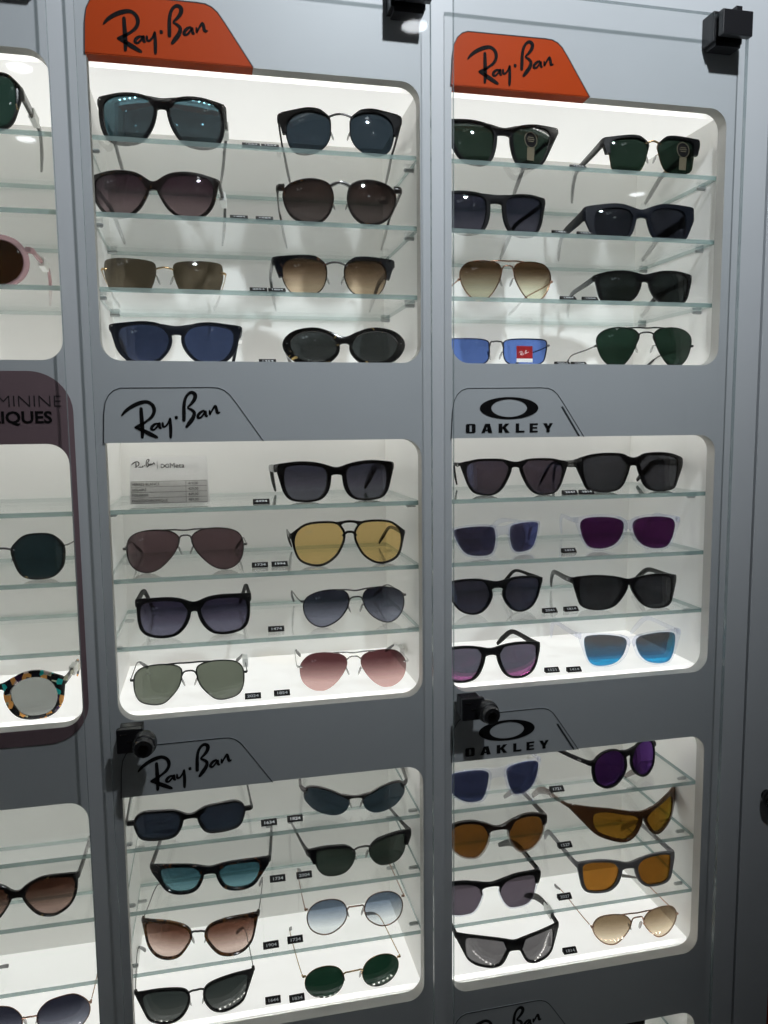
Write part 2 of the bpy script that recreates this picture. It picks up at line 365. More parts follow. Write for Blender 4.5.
SIGN = {(1, 2): None, (2, 1): ('orange', 'script'), (2, 2): ('panel', 'script'), (2, 3): ('panel', 'script'), (2, 4): ('panel', 'script'),
        (3, 1): ('orange', 'script'), (3, 2): ('panel', 'block'), (3, 3): ('panel', 'block'), (3, 4): ('panel', 'script')}
LABEL_CAB = {1: 'grey display cabinet at the far left of the photo, its middle window framed in mauve',
             2: 'grey display cabinet in the middle with three script-lettered signs, topmost orange',
             3: 'grey display cabinet at the right with one orange sign and two ellipse-emblem signs'}
def led(cab, x0, x1, z, up, row):
    y = .0225; s = 1 if up else -1
    bm = bmesh.new(); box(bm, x0+.006, x1-.006, y-.0045, y+.0045, min(z, z+s*.0008), max(z, z+s*.0008), 0)
    n = int((x1-x0-.03)/.0083)
    for i in range(n):
        cx = x0+.015+i*.0083; box(bm, cx-.0013, cx+.0013, y-.0013, y+.0013, min(z+s*.0008, z+s*.0016), max(z+s*.0008, z+s*.0016), 1)
    st = obj('led_strip', bm, [M['white'], M['led']], cab)
for k in (1, 2, 3):
    xl = XL[k]; xr = xl+W; px0 = xl-.018; px1 = xr+.018
    if k == 3: px1 = .6695
    if k == 1: px0 = xl-.05
    rows = (1, 2, 3, 4)
    cab = empty('display_cabinet', (0, 0, 0), LABEL_CAB[k], 'display cabinet')
    plate('fascia_panel', [(px0, .12), (px1, .12), (px1, 2.02), (px0, 2.02)], [hole(xl, xr, ZB[r], ZT[r]) if k > 1 else rrect(xl, xr, ZB[r], ZT[r], .021, 7) for r in rows], 0, PT, [M['panel'], M['reveal']], cab)
    bm = bmesh.new()
    box(bm, px0, px0+.005, PT, .235, .12, 2.02); box(bm, px1-.005, px1, PT, .235, .12, 2.02)
    box(bm, px0+.005, px1-.005, .222, .235, .12, 2.02); box(bm, px0+.005, px1-.005, PT, .222, 2.0, 2.02); box(bm, px0+.005, px1-.005, PT, .222, .12, .14)
    box(bm, px0+.02, px1-.02, .03, .235, 0, .12)
    obj('carcass', bm, M['panel'], cab)
    for r in rows:
        x0, x1 = xl-.008, xr+.004; z0, z1 = ZB[r], ZT[r]; yb = .208; g = .008; gy = .030
        bm = bmesh.new()
        box(bm, x0-.004, x1+.004, yb, yb+.004, z0-g-.002, z1+g+.002)                       # back
        box(bm, x0-.004, x0, PT+.0005, yb, z0-g-.002, z1+g+.002); box(bm, x1, x1+.004, PT+.0005, yb, z0-g-.002, z1+g+.002)
        box(bm, x0, x1, PT+.0005, gy, z0-g-.002, z0-g); box(bm, x0, x1, PT+.0005, gy, z1+g, z1+g+.002)
        obj('interior_box', bm, M['white'], cab)
        for za, zb_ in ((z0-g, z0), (z1, z1+g)):      # luminous floor and ceiling boards
            bm = bmesh.new(); box(bm, x0+.0003, x1-.0003, gy, yb-.0003, za, zb_); obj('light_panel', bm, M['opal'], cab)
        led(cab, x0, x1, z0-g, True, r); led(cab, x0, x1, z1+g, False, r)
        for s in (1, 2, 3):
            zt = z0+SH[s]; bm = bmesh.new(); box(bm, x0+.0008, x1-.0008, .0195, .2045, zt-.005, zt)
            for f in bm.faces:
                f.material_index = 0 if abs(f.normal.z) > .5 else 1
            bmesh.ops.recalc_face_normals(bm, faces=bm.faces)
            for f in bm.faces: f.material_index = 0 if abs(f.normal.z) > .5 else 1
            sh = obj('glass_shelf', bm, [M['glass_face'], M['glass_edge']], cab)
            if s == 3: sh['label'] = 'top glass shelf'
            for sx, dx in ((x0, 1), (x1, -1)):
                for yy in (.045, .175):
                    bm = bmesh.new(); cyl(bm, (sx, yy, zt-.0076), (dx, 0, 0), .0024, .010, 12); cyl(bm, (sx+dx*.010, yy, zt-.0076), (dx, 0, 0), .0024, .0014, 12, r2=.0012)
                    obj('shelf_pin', bm, M['pin'], sh, 40)
        sg = SIGN.get((k, r))
        if sg:
            col, kind = sg; o_ = tab_outline(xl, z1)
            bm = bmesh.new()
            prism(bm, o_, -.0016, -.00005)
            if col == 'orange':      # the coloured sign wraps back under the fascia edge
                prism(bm, [(xl-.001, z1-.0005), (xl+.1632, z1-.0005), (xl+.1632, z1+.0006), (xl-.001, z1+.0006)], -.0016, PT-.0005)
            sign = obj('brand_sign', bm, M[col], cab)
            sign['label'] = 'orange sign' if col == 'orange' else 'grey sign with dark outline'
            bm = bmesh.new(); line_strip(bm, o_, -.0017, .0009 if kind == 'script' else .0008)
            if kind == 'block': line_strip(bm, [(xl+.1352, z1+.0350), (xl+.1572, z1+.0012)], -.0018, .0021)
            obj('outline', bm, M['seam'], sign)
            bm = bmesh.new()
            if kind == 'script': script_word(bm, xl+.0005, z1, -.0021, 1.0, wmul=1.55)
            else: oakley(bm, xl, z1, -.0018)
            obj('lettering', bm, M['ink'], sign)
    if k == 1:
        sign = plate('mauve_surround', rrect(xl-.014, xr+.0065, 1.117, 1.510, .042, 10), [rrect(xl-.0002, xr+.0002, ZB[2]-.0002, ZT[2]+.0002, .021, 7)], -.0012, -.0002, [M['mauve'], M['mauve']], cab)
        for body, zb, hgt, xr_, bold, xs in (('FEMININE', 1.4742, .0118, -.1476, 0.0, 1.0), ('LIQUES', 1.4548, .0117, -.1570, .00045, 1.0)):
            tx = text_mesh('lettering', body, hgt/.70, (0, 0, 0), M['ink'] if bold else M['inkthin'], sign, bold=bold if bold else -.00032, align='RIGHT')
            xs_ = [v.co.x for v in tx.data.vertices]
            wd = max(xs_)-min(xs_); want = .0783 if not bold else .0570
            tx.data.transform(Matrix.Diagonal((want/wd, 1, 1, 1)))
            mx = max(v.co.x for v in tx.data.vertices); mz = min(v.co.z for v in tx.data.vertices)
            tx.data.transform(Matrix.Translation((xr_-mx, -.0016, zb-mz)))
    # glass door with its hinge and lock
    dx0, dx1 = xl-.006, xr+.005
    bm = bmesh.new(); box(bm, dx0, dx1, -.028, -.022, .16, 1.911)
    bmesh.ops.recalc_face_normals(bm, faces=bm.faces)
    for f in bm.faces: f.material_index = 0 if abs(f.normal.y) > .5 else 1
    door = obj('glass_door', bm, [M['door_glass'], M['door_edge']], cab)
    hx = dx1-.040
    bm = bmesh.new()
    box(bm, hx-.002, hx+.036, -.0218, -.0005, 1.884, 1.917, bevel=.001); box(bm, hx, hx+.0385, -.0365, -.0282, 1.886, 1.913, bevel=.0012)
    box(bm, hx+.004, hx+.010, -.0300, -.0200, 1.9115, 1.916); box(bm, hx+.018, hx+.026, -.0340, -.0260, 1.9120, 1.9185, bevel=.0006)
    box(bm, hx+.002, hx+.034, -.0215, -.003, 1.880, 1.8842)
    hg = obj('hinge', bm, M['black_metal'], door)
    lx = dx0+.007; lz = 1.124
    bm = bmesh.new(); box(bm, lx, lx+.027, -.0360, -.0282, lz-.0115, lz+.0145, bevel=.0015); box(bm, lx+.002, lx+.026, -.0218, -.008, lz-.010, lz+.012, bevel=.001)
    lk = obj('lock', bm, M['black_metal'], door)
    ly = -.0360; cx = lx+.0285
    bm = bmesh.new(); lathe(bm, (cx, ly+.002, lz), (0, -1, 0), [(.0120, 0), (.0128, .004), (.0128, .010), (.0118, .0125), (.0118, .0150), (.0105, .0165), (.0100, .0215), (.0090, .0235)], 32)
    obj('lock_barrel', bm, M['black_chrome'], lk, 35)
    bm = bmesh.new(); lathe(bm, (cx, ly-.0215, lz), (0, -1, 0), [(.0052, 0), (.0050, .0012), (.0034, .0016)], 24); box(bm, cx-.0006, cx+.0006, ly-.0236, ly-.0231, lz-.0026, lz+.0026)
    obj('keyhole', bm, M['dark_chrome'], lk, 35)
    bm = bmesh.new(); box(bm, lx+.004, lx+.011, ly-.0006, ly+.0001, lz+.0085, lz+.0098); box(bm, lx+.011, lx+.017, ly-.0006, ly+.0001, lz+.0005, lz+.002)
    obj('lock_screw', bm, M['chrome'], lk)

# plain cupboard to the right of the display
cab = empty('tall_cupboard', (0, 0, 0), 'plain grey cupboard with a round black knob at the right edge of the photo', 'cupboard')
bm = bmesh.new(); box(bm, .6735, .7262, 0, .018, .12, 2.02, bevel=.0008); dr = obj('door', bm, M['panel'], cab)
bm = bmesh.new(); box(bm, .6735, .7262, .019, .235, 0, 2.02); obj('carcass', bm, M['panel'], cab)
bm = bmesh.new(); lathe(bm, (.7085, 0, .9565), (0, -1, 0), [(.0075, 0), (.0075, .004), (.0110, .007), (.0128, .012), (.0122, .017), (.0095, .0200), (.0040, .0210)], 32)
obj('knob', bm, M['black'], dr, 40)
# low orange bin beyond the cupboard
bm = bmesh.new(); box(bm, .745, .95, .02, .2, 0, .655, bevel=.006)
o = obj('orange_box', bm, M['orange']); o['label'] = 'tall orange box just visible at the lower right corner beyond the cupboard'; o['category'] = 'box'

bm = bmesh.new(); box(bm, .455, .5655, .040, .120, ZB[4]+SH[3]+.0002, ZT[4]-.003, bevel=.005)
o = obj('sunglasses_case', bm, M['black'], None, 40); o['label'] = 'black case in the lowest window of the right cabinet, cut by the photo edge'; o['category'] = 'case'
# ceiling downlights
LP = ((.67, -1.70), (2.32, -3.20), (-.60, -2.24), (-.73, -2.95), (.36, -.95))
LN = ('round ceiling downlight reflected beside the middle hinge', 'round ceiling downlight farthest right over the shop', 'round ceiling downlight to the left behind the camera', 'round ceiling downlight farthest back to the left', 'round ceiling downlight nearest to the cabinets')
for (x, y), lb in zip(LP, LN):
    t = empty('ceiling_downlight', (x, y, 2.7), lb, 'ceiling light')
    bm = bmesh.new(); ring_loft(bm, [[Vector((r*math.cos(2*math.pi*j/32), r*math.sin(2*math.pi*j/32), z)) for j in range(32)] for r, z in ((.062, 0), (.062, -.006), (.046, -.006), (.040, -.001))], closed_ends=False)
    obj('trim_ring', bm, M['white'], t, 40)
    bm = bmesh.new(); cyl(bm, (0, 0, -.0005), (0, 0, -1), .040, .002, 32); obj('diffuser', bm, M['lamp'], t)

# ---------------------------------------------------------------- sunglasses
D = {
'A1': {'O': [-0.0384, 0.041, 1.7505], 'yaw': -2.0, 'k': 2.0, 'L': [[8.7, 43.9], [17.4, 49.0], [32.0, 51.7], [47.9, 50.9], [58.9, 45.7], [61.0, 33.0], [58.5, 16.3], [51.5, 6.0], [37.8, 2.7], [23.3, 6.1], [14.4, 17.2], [9.5, 30.4]], 'th': [3.3, 4.9, 2.7, 3.8], 'br': [50.1, 39.5], 'hg': [65.9, 46.9, 9.2]},
'A5': {'O': [-0.0422, 0.045, 1.5985], 'yaw': 2.0, 'k': 2.2, 'L': [[10.0, 30.9], [17.6, 34.1], [35.2, 36.2], [50.6, 36.6], [60.9, 34.9], [63.1, 29.5], [63.2, 19.0], [59.9, 8.3], [55.8, 2.7], [18.8, 0.0], [14.0, 4.9], [9.9, 16.1], [8.7, 23.7]], 'th': [0.0, 0.0, 0.0, 0.0], 'br': [27.6, 25.8], 'hg': [66.3, 24.9, 2.2]},
'D1': {'O': [0.3459, 0.036, 1.7505], 'yaw': 0.0, 'k': 2.2, 'L': [[11.8, 35.7], [16.6, 43.0], [28.3, 47.2], [45.3, 49.8], [57.4, 49.1], [62.1, 44.1], [60.1, 33.1], [54.6, 19.4], [48.8, 10.3], [40.0, 4.5], [25.3, 2.7], [17.3, 9.2], [13.1, 21.4]], 'th': [3.6, 4.0, 2.5, 4.0], 'br': [44.5, 36.6], 'hg': [74.9, 51.3, 6.5]},
'D5': {'O': [0.3561, 0.045, 1.5985], 'yaw': -2.0, 'k': 2.2, 'L': [[9.8, 42.5], [16.2, 46.3], [31.8, 48.3], [47.9, 46.1], [56.1, 38.5], [57.4, 29.2], [53.5, 17.0], [45.9, 6.3], [36.3, 1.0], [27.1, 2.4], [18.2, 11.4], [10.8, 23.9], [7.9, 34.3]], 'th': [0.7, 0.7, 0.7, 0.7], 'br': [47.6, 42.2], 'hg': [59.3, 26.5, 1.8]},
'B1': {'O': [0.1434, 0.041, 1.3635], 'yaw': 0.0, 'k': 1.0, 'L': [[11.4, 33.5], [17.2, 40.5], [37.2, 43.7], [54.6, 42.6], [60.3, 37.2], [60.8, 21.8], [56.9, 10.1], [49.2, 3.9], [30.9, 2.6], [19.7, 6.2], [13.2, 16.9]], 'th': [4.1, 4.3, 2.4, 4.9], 'br': [40.3, 31.5], 'hg': [69.3, 40.6, 9.8]},
'B5': {'O': [0.1655, 0.046, 1.2115], 'yaw': 2.0, 'k': 2.5, 'L': [[8.7, 34.7], [14.5, 43.1], [30.2, 45.2], [47.8, 42.3], [59.8, 35.1], [62.5, 23.0], [57.5, 9.8], [46.6, 1.9], [34.7, 2.1], [20.6, 10.2], [11.1, 22.4]], 'th': [1.0, 1.0, 1.0, 1.0], 'br': [43.2, 35.7], 'hg': [65.3, 32.3, 3.6]},
'C2': {'O': [0.1597, 0.036, 0.9775], 'yaw': -6.0, 'k': 6.0, 'L': [[62.6, 21.3], [59.3, 28.7], [46.9, 31.5], [30.6, 29.2], [16.4, 23.6], [9.3, 20.4], [8.8, 14.1], [13.7, 5.7], [23.0, 0.8], [35.3, 0.2], [49.5, 3.4], [58.7, 10.0], [62.7, 15.5]], 'th': [2.3, 0.8, 0.0, 0.8], 'br': [24.2, 21.3], 'hg': [67.3, 26.6, 4.7]},
'C6': {'O': [0.1577, 0.036, 0.8255], 'yaw': 0.0, 'k': 1.0, 'L': [[11.4, 29.7], [17.0, 39.5], [29.3, 44.1], [45.6, 42.5], [56.5, 35.0], [60.6, 23.3], [56.4, 9.4], [44.5, 1.6], [30.8, 1.8], [17.6, 10.1], [11.7, 20.4]], 'th': [0.7, 0.7, 0.7, 0.7], 'br': [33.8, 32.2], 'hg': [62.6, 34.5, 2.2]},
'E2': {'O': [0.5294, 0.046, 1.3635], 'yaw': -8.0, 'k': 2.5, 'L': [[63.0, 38.4], [58.6, 43.9], [43.1, 46.9], [25.0, 47.0], [13.5, 45.2], [9.3, 40.4], [8.8, 34.1], [12.4, 21.8], [18.3, 9.0], [27.5, 3.3], [43.3, 2.8], [55.5, 5.3], [59.8, 12.0], [62.6, 26.2]], 'th': [3.6, 2.5, 2.5, 4.7], 'br': [44.3, 34.0], 'hg': [71.2, 38.1, 11.7]},
'E6': {'O': [0.5214, 0.036, 1.2115], 'yaw': -8.0, 'k': 3.0, 'L': [[61.7, 34.7], [58.5, 41.0], [43.8, 43.3], [25.9, 42.6], [12.0, 40.1], [6.8, 36.0], [6.8, 28.9], [12.1, 18.3], [21.4, 7.3], [32.8, 2.4], [48.4, 2.2], [58.2, 6.7], [61.4, 18.1]], 'th': [2.5, 2.9, 1.7, 5.0], 'br': [40.5, 32.7], 'hg': [69.5, 38.1, 9.2]},
'F2': {'O': [0.5277, 0.036, 0.9775], 'yaw': 18.0, 'k': 2.2, 'L': [[55.9, 31.2], [51.8, 40.9], [41.1, 47.3], [27.2, 48.3], [14.1, 43.4], [8.2, 35.1], [7.1, 23.0], [13.9, 11.5], [26.1, 3.5], [40.0, 3.2], [51.6, 10.7], [55.5, 20.6]], 'th': [2.4, 2.6, 2.4, 3.0], 'br': [44.3, 36.6], 'hg': [61.4, 37.1, 7.3]},
'F6': {'O': [0.5307, 0.036, 0.8255], 'yaw': -2.0, 'k': 1.0, 'L': [[64.2, 36.1], [62.0, 40.3], [53.1, 42.3], [38.0, 42.3], [23.2, 40.0], [16.6, 35.1], [13.6, 28.0], [15.9, 18.5], [19.8, 11.0], [27.6, 4.4], [38.5, 2.4], [51.4, 3.3], [58.8, 6.6], [62.3, 14.7], [63.9, 25.4]], 'th': [3.1, 4.3, 2.3, 4.7], 'br': [37.9, 30.2], 'hg': [70.8, 39.6, 8.6]},
'G2': {'O': [-0.2368, 0.045, 1.5985], 'yaw': 0.0, 'k': 2.2, 'L': [[6.4, 26.5], [8.7, 40.7], [18.5, 48.8], [28.9, 50.9], [39.9, 47.6], [48.1, 38.9], [50.5, 29.6], [48.6, 19.8], [42.7, 10.8], [32.2, 4.3], [21.8, 3.5], [11.8, 10.8]], 'th': [5.3, 5.3, 3.0, 4.8], 'br': [42.1, 32.8], 'hg': [59.0, 42.4, 6.6]},
'G6': {'O': [-0.2248, 0.036, 0.748], 'yaw': 0.0, 'k': 2.2, 'L': [[8.6, 32.8], [15.6, 42.5], [25.8, 47.1], [45.7, 47.6], [57.1, 40.2], [63.4, 30.5], [63.3, 19.1], [55.9, 8.6], [42.3, 0.8], [25.7, 2.8], [14.4, 11.2], [8.9, 21.6]], 'th': [0.5, 0.5, 0.5, 0.5], 'br': [33.5, 32.3], 'hg': [65.5, 32.0, 2.2]},
'A2': {'O': [0.1523, 0.031, 1.7505], 'yaw': -8.0, 'k': 2.2, 'L': [[12.2, 39.8], [22.3, 45.7], [35.5, 48.0], [48.7, 46.1], [57.5, 39.5], [60.3, 30.3], [58.5, 17.6], [53.5, 6.7], [44.0, 1.3], [29.4, 1.9], [17.7, 8.9], [11.9, 18.8], [10.8, 30.3]], 'th': [3.4, 3.8, 0.8, 0.8], 'br': [43.5, 40.7], 'hg': [68.4, 43.7, 9.1]},
'A6': {'O': [0.1467, 0.045, 1.5985], 'yaw': -2.0, 'k': 2.2, 'L': [[12.0, 36.6], [20.9, 41.8], [34.9, 43.7], [50.5, 43.1], [58.2, 38.4], [60.9, 29.2], [57.7, 15.3], [49.5, 4.4], [38.0, 1.0], [26.8, 2.0], [17.3, 7.5], [12.0, 16.6], [10.1, 27.2]], 'th': [3.4, 3.9, 0.8, 0.8], 'br': [38.8, 36.7], 'hg': [70.4, 41.9, 9.3]},
'D2': {'O': [0.5332, 0.026, 1.7505], 'yaw': -7.0, 'k': 1.2, 'L': [[53.5, 33.2], [49.4, 39.4], [38.1, 42.0], [22.1, 42.4], [11.7, 39.6], [5.9, 33.6], [7.8, 22.8], [11.8, 10.5], [18.8, 2.1], [36.0, 0.9], [48.5, 4.7], [51.8, 16.4]], 'th': [2.9, 3.1, 0.6, 0.6], 'br': [38.2, 36.4], 'hg': [61.0, 37.3, 12.0]},
'D6': {'O': [0.5382, 0.045, 1.5985], 'yaw': -8.0, 'k': 1.2, 'L': [[56.9, 31.9], [51.5, 37.6], [37.0, 40.0], [20.5, 39.3], [10.9, 35.8], [7.3, 28.8], [9.8, 18.2], [17.0, 7.7], [30.1, 2.5], [44.2, 2.3], [52.3, 7.2], [56.2, 19.0]], 'th': [2.9, 3.5, 1.8, 3.1], 'br': [37.9, 28.8], 'hg': [62.6, 34.4, 8.8]},
'B2': {'O': [-0.0312, 0.046, 1.2875], 'yaw': 0.0, 'k': 2.0, 'L': [[6.9, 38.5], [14.2, 46.1], [30.6, 49.0], [49.4, 47.1], [61.2, 40.7], [65.1, 28.2], [62.7, 13.7], [55.2, 4.5], [43.1, 1.0], [30.3, 4.9], [17.8, 16.0], [9.6, 27.7]], 'th': [1.0, 1.0, 1.0, 1.0], 'br': [47.9, 42.2], 'hg': [69.0, 28.5, 2.9]},
'B6': {'O': [-0.0325, 0.041, 1.134], 'yaw': 0.0, 'k': 2.5, 'L': [[8.2, 38.8], [14.3, 45.1], [28.6, 47.3], [45.3, 45.9], [56.0, 41.7], [61.9, 32.4], [61.6, 16.3], [56.1, 5.4], [43.8, 1.3], [30.6, 2.1], [20.2, 10.3], [11.2, 22.7]], 'th': [1.0, 1.0, 1.0, 1.0], 'br': [48.0, 38.8], 'hg': [66.2, 29.8, 2.4]},
'C3': {'O': [-0.0174, 0.036, 0.9015], 'yaw': -6.0, 'k': 2.0, 'L': [[58.4, 25.0], [56.2, 30.2], [48.4, 32.5], [34.4, 33.0], [20.4, 32.3], [12.6, 28.9], [10.8, 23.1], [13.0, 15.6], [18.2, 7.7], [27.2, 3.9], [39.2, 3.3], [49.2, 6.5], [55.1, 13.9]], 'th': [3.9, 3.7, 3.1, 3.9], 'br': [32.6, 24.1], 'hg': [69.9, 31.5, 8.6]},
'C7': {'O': [-0.0377, 0.031, 0.748], 'yaw': 4.0, 'k': 2.0, 'L': [[61.5, 32.0], [59.4, 37.6], [50.6, 40.4], [33.3, 40.5], [17.9, 38.2], [11.2, 33.8], [9.6, 25.2], [12.9, 15.5], [20.1, 6.4], [31.0, 2.0], [42.5, 2.9], [53.9, 7.7], [59.2, 18.5]], 'th': [2.9, 1.9, 1.7, 2.3], 'br': [36.7, 34.7], 'hg': [69.5, 39.2, 4.3]},
'E3': {'O': [0.3548, 0.051, 1.2875], 'yaw': 16.0, 'k': 2.6, 'L': [[12.9, 32.8], [17.4, 37.1], [36.5, 38.7], [60.7, 37.3], [64.6, 32.3], [58.3, 16.1], [48.4, 5.7], [27.9, 3.0], [16.9, 7.0], [12.3, 20.2]], 'th': [3.0, 2.8, 3.0, 3.4], 'br': [37.1, 26.8], 'hg': [69.1, 36.2, 5.1]},
'E7': {'O': [0.332, 0.031, 1.134], 'yaw': 0.0, 'k': 2.2, 'L': [[11.6, 31.1], [12.5, 38.3], [18.4, 41.7], [34.4, 43.1], [55.4, 41.5], [63.0, 38.4], [64.6, 30.8], [63.7, 19.9], [56.8, 8.0], [43.9, 2.4], [29.5, 3.1], [20.6, 8.6], [14.4, 20.1]], 'th': [2.9, 2.3, 2.0, 4.3], 'br': [41.3, 32.9], 'hg': [69.7, 37.5, 9.2]},
'F3': {'O': [0.3438, 0.031, 0.9015], 'yaw': 0.0, 'k': 2.2, 'L': [[14.1, 28.3], [15.9, 37.4], [24.1, 44.2], [38.8, 46.6], [54.0, 44.1], [61.7, 37.0], [64.5, 25.8], [59.0, 13.8], [48.8, 4.8], [33.7, 2.0], [25.4, 5.8], [17.5, 16.5]], 'th': [3.3, 2.1, 2.0, 2.6], 'br': [39.5, 35.4], 'hg': [70.3, 38.7, 8.2]},
'F7': {'O': [0.3644, 0.026, 0.748], 'yaw': -4.0, 'k': 6.0, 'L': [[59.7, 33.3], [51.9, 36.9], [37.8, 38.0], [19.6, 37.4], [9.1, 34.1], [7.8, 29.3], [12.2, 19.9], [18.1, 8.9], [25.6, 3.9], [36.5, 2.2], [48.9, 3.3], [57.5, 8.3], [60.4, 19.5]], 'th': [3.2, 2.2, 2.2, 3.6], 'br': [36.9, 24.0], 'hg': [70.4, 33.2, 9.2]},
'G3': {'O': [-0.2248, 0.041, 1.2875], 'yaw': 0.0, 'k': 2.2, 'L': [[12.2, 32.5], [15.0, 39.1], [23.6, 47.2], [33.0, 49.4], [47.4, 48.7], [55.4, 43.8], [61.1, 35.4], [61.4, 23.8], [59.3, 13.5], [51.9, 4.8], [42.5, 2.1], [29.1, 2.8], [21.0, 7.0], [15.7, 17.5]], 'th': [1.8, 2.4, 1.9, 2.4], 'br': [36.2, 34.9], 'hg': [65.5, 36.5, 1.2]},
'A3': {'O': [-0.0504, 0.036, 1.6745], 'yaw': -6.0, 'k': 2.5, 'L': [[8.1, 37.5], [16.7, 44.1], [28.9, 47.2], [43.4, 47.6], [55.4, 45.3], [61.6, 39.8], [62.3, 29.9], [58.3, 16.8], [49.6, 6.2], [39.8, 2.8], [27.7, 3.4], [17.0, 10.7], [10.0, 21.5], [6.6, 30.1]], 'th': [3.0, 3.2, 2.4, 3.0], 'br': [38.5, 29.8], 'hg': [68.0, 43.3, 6.5]},
'A7': {'O': [-0.0323, 0.045, 1.521], 'yaw': 0.0, 'k': 2.0, 'L': [[9.7, 33.4], [17.5, 40.9], [32.8, 44.0], [48.2, 43.2], [59.8, 39.4], [62.4, 30.4], [59.1, 17.0], [49.6, 6.1], [36.6, 2.5], [22.6, 4.7], [12.8, 14.1], [8.3, 24.4]], 'th': [3.3, 5.4, 2.4, 3.5], 'br': [42.0, 32.7], 'hg': [70.7, 41.5, 7.6]},
'D3': {'O': [0.3414, 0.046, 1.6745], 'yaw': 0.0, 'k': 2.2, 'L': [[12.6, 38.1], [16.2, 44.4], [27.6, 47.6], [44.8, 49.1], [57.1, 47.4], [61.2, 42.0], [60.2, 29.1], [55.3, 14.0], [46.1, 4.0], [28.8, 2.4], [19.5, 7.3], [13.7, 20.7]], 'th': [3.1, 3.6, 2.2, 5.1], 'br': [47.8, 38.3], 'hg': [66.8, 46.6, 7.3]},
'D7': {'O': [0.3418, 0.045, 1.521], 'yaw': -4.0, 'k': 0.8, 'L': [[10.0, 30.0], [19.1, 32.9], [40.5, 33.7], [60.9, 33.0], [65.0, 28.6], [63.6, 17.1], [59.3, 6.3], [45.1, 1.4], [24.9, 1.2], [12.6, 5.8], [9.0, 14.0], [8.9, 23.4]], 'th': [0.7, 0.7, 0.7, 0.7], 'br': [30.9, 29.5], 'hg': [68.1, 26.3, 1.8]},
'B3': {'O': [0.1569, 0.036, 1.2875], 'yaw': -2.0, 'k': 2.5, 'L': [[8.6, 42.4], [15.9, 49.9], [33.2, 51.2], [50.9, 48.7], [61.4, 40.0], [64.2, 27.1], [59.1, 10.4], [46.8, 3.3], [32.0, 3.1], [17.8, 12.2], [9.6, 25.6], [7.1, 35.5]], 'th': [2.2, 2.2, 2.2, 2.2], 'br': [53.7, 38.5], 'hg': [68.4, 36.2, 7.0]},
'B7': {'O': [0.1607, 0.041, 1.134], 'yaw': -4.0, 'k': 2.0, 'L': [[9.7, 40.2], [17.9, 45.0], [34.5, 47.1], [51.3, 45.0], [61.2, 37.2], [65.3, 27.1], [62.1, 11.5], [50.4, 1.9], [36.3, 0.6], [22.6, 8.9], [12.0, 22.4], [8.1, 32.2]], 'th': [0.0, 0.0, 0.0, 0.0], 'br': [45.6, 41.3], 'hg': [68.3, 30.0, 2.6]},
'C4': {'O': [0.1678, 0.041, 0.9015], 'yaw': 8.0, 'k': 1.0, 'L': [[58.5, 33.2], [54.6, 36.1], [39.1, 35.9], [19.4, 33.3], [11.5, 29.0], [9.3, 23.7], [11.1, 15.1], [16.4, 7.3], [24.6, 1.9], [36.5, 0.6], [48.1, 3.2], [55.5, 10.3], [59.0, 19.6], [59.5, 27.5]], 'th': [2.9, 2.8, 0.5, 0.5], 'br': [31.0, 29.0], 'hg': [67.6, 33.2, 10.5]},
'C8': {'O': [0.1522, 0.031, 0.748], 'yaw': 4.0, 'k': 1.0, 'L': [[12.5, 25.1], [19.7, 35.5], [33.7, 39.7], [49.1, 37.1], [58.8, 28.3], [59.0, 15.9], [50.0, 4.9], [35.2, 0.7], [21.4, 4.2], [13.5, 14.1]], 'th': [0.7, 0.7, 0.7, 0.7], 'br': [29.6, 27.7], 'hg': [63.0, 31.2, 2.1]},
'E4': {'O': [0.5239, 0.046, 1.2875], 'yaw': -14.0, 'k': 1.0, 'L': [[60.5, 33.1], [58.2, 39.1], [50.2, 42.4], [34.0, 43.3], [17.9, 42.0], [8.5, 38.2], [6.2, 31.8], [8.5, 21.2], [15.4, 10.5], [25.9, 4.7], [38.6, 3.0], [50.1, 5.8], [56.5, 15.3], [59.3, 24.8]], 'th': [3.8, 3.2, 3.0, 5.1], 'br': [39.5, 28.2], 'hg': [67.4, 39.8, 7.6]},
'E8': {'O': [0.5298, 0.041, 1.134], 'yaw': -6.0, 'k': 1.0, 'L': [[61.7, 36.7], [58.1, 41.4], [42.2, 42.8], [25.3, 41.6], [11.9, 38.8], [7.0, 33.8], [8.3, 24.9], [13.3, 14.3], [23.1, 6.2], [37.7, 3.0], [50.8, 4.6], [57.2, 11.9], [60.9, 25.2]], 'th': [3.0, 3.2, 3.0, 5.3], 'br': [39.5, 30.6], 'hg': [70.1, 42.6, 8.0]},
'F4': {'O': [0.5448, 0.026, 0.9015], 'yaw': 9.0, 'k': 4.6, 'L': [[65.9, 33.5], [62.7, 39.9], [50.8, 41.9], [32.2, 38.5], [14.0, 34.0], [5.6, 28.3], [8.7, 19.2], [16.0, 9.3], [28.0, 3.9], [44.7, 7.7], [57.9, 13.9], [64.5, 22.6]], 'th': [5.2, 6.4, 3.9, 4.3], 'br': [38.1, 28.7], 'hg': [90.9, 48.0, 5.2]},
'F8': {'O': [0.5467, 0.036, 0.748], 'yaw': 0.0, 'k': 1.5, 'L': [[10.0, 30.0], [19.2, 39.3], [38.1, 42.0], [55.5, 38.7], [63.2, 27.1], [59.3, 14.3], [47.4, 3.3], [32.8, 1.0], [20.4, 9.6], [11.4, 21.0]], 'th': [0.7, 0.7, 0.7, 0.7], 'br': [41.3, 35.6], 'hg': [64.6, 26.8, 2.0]},
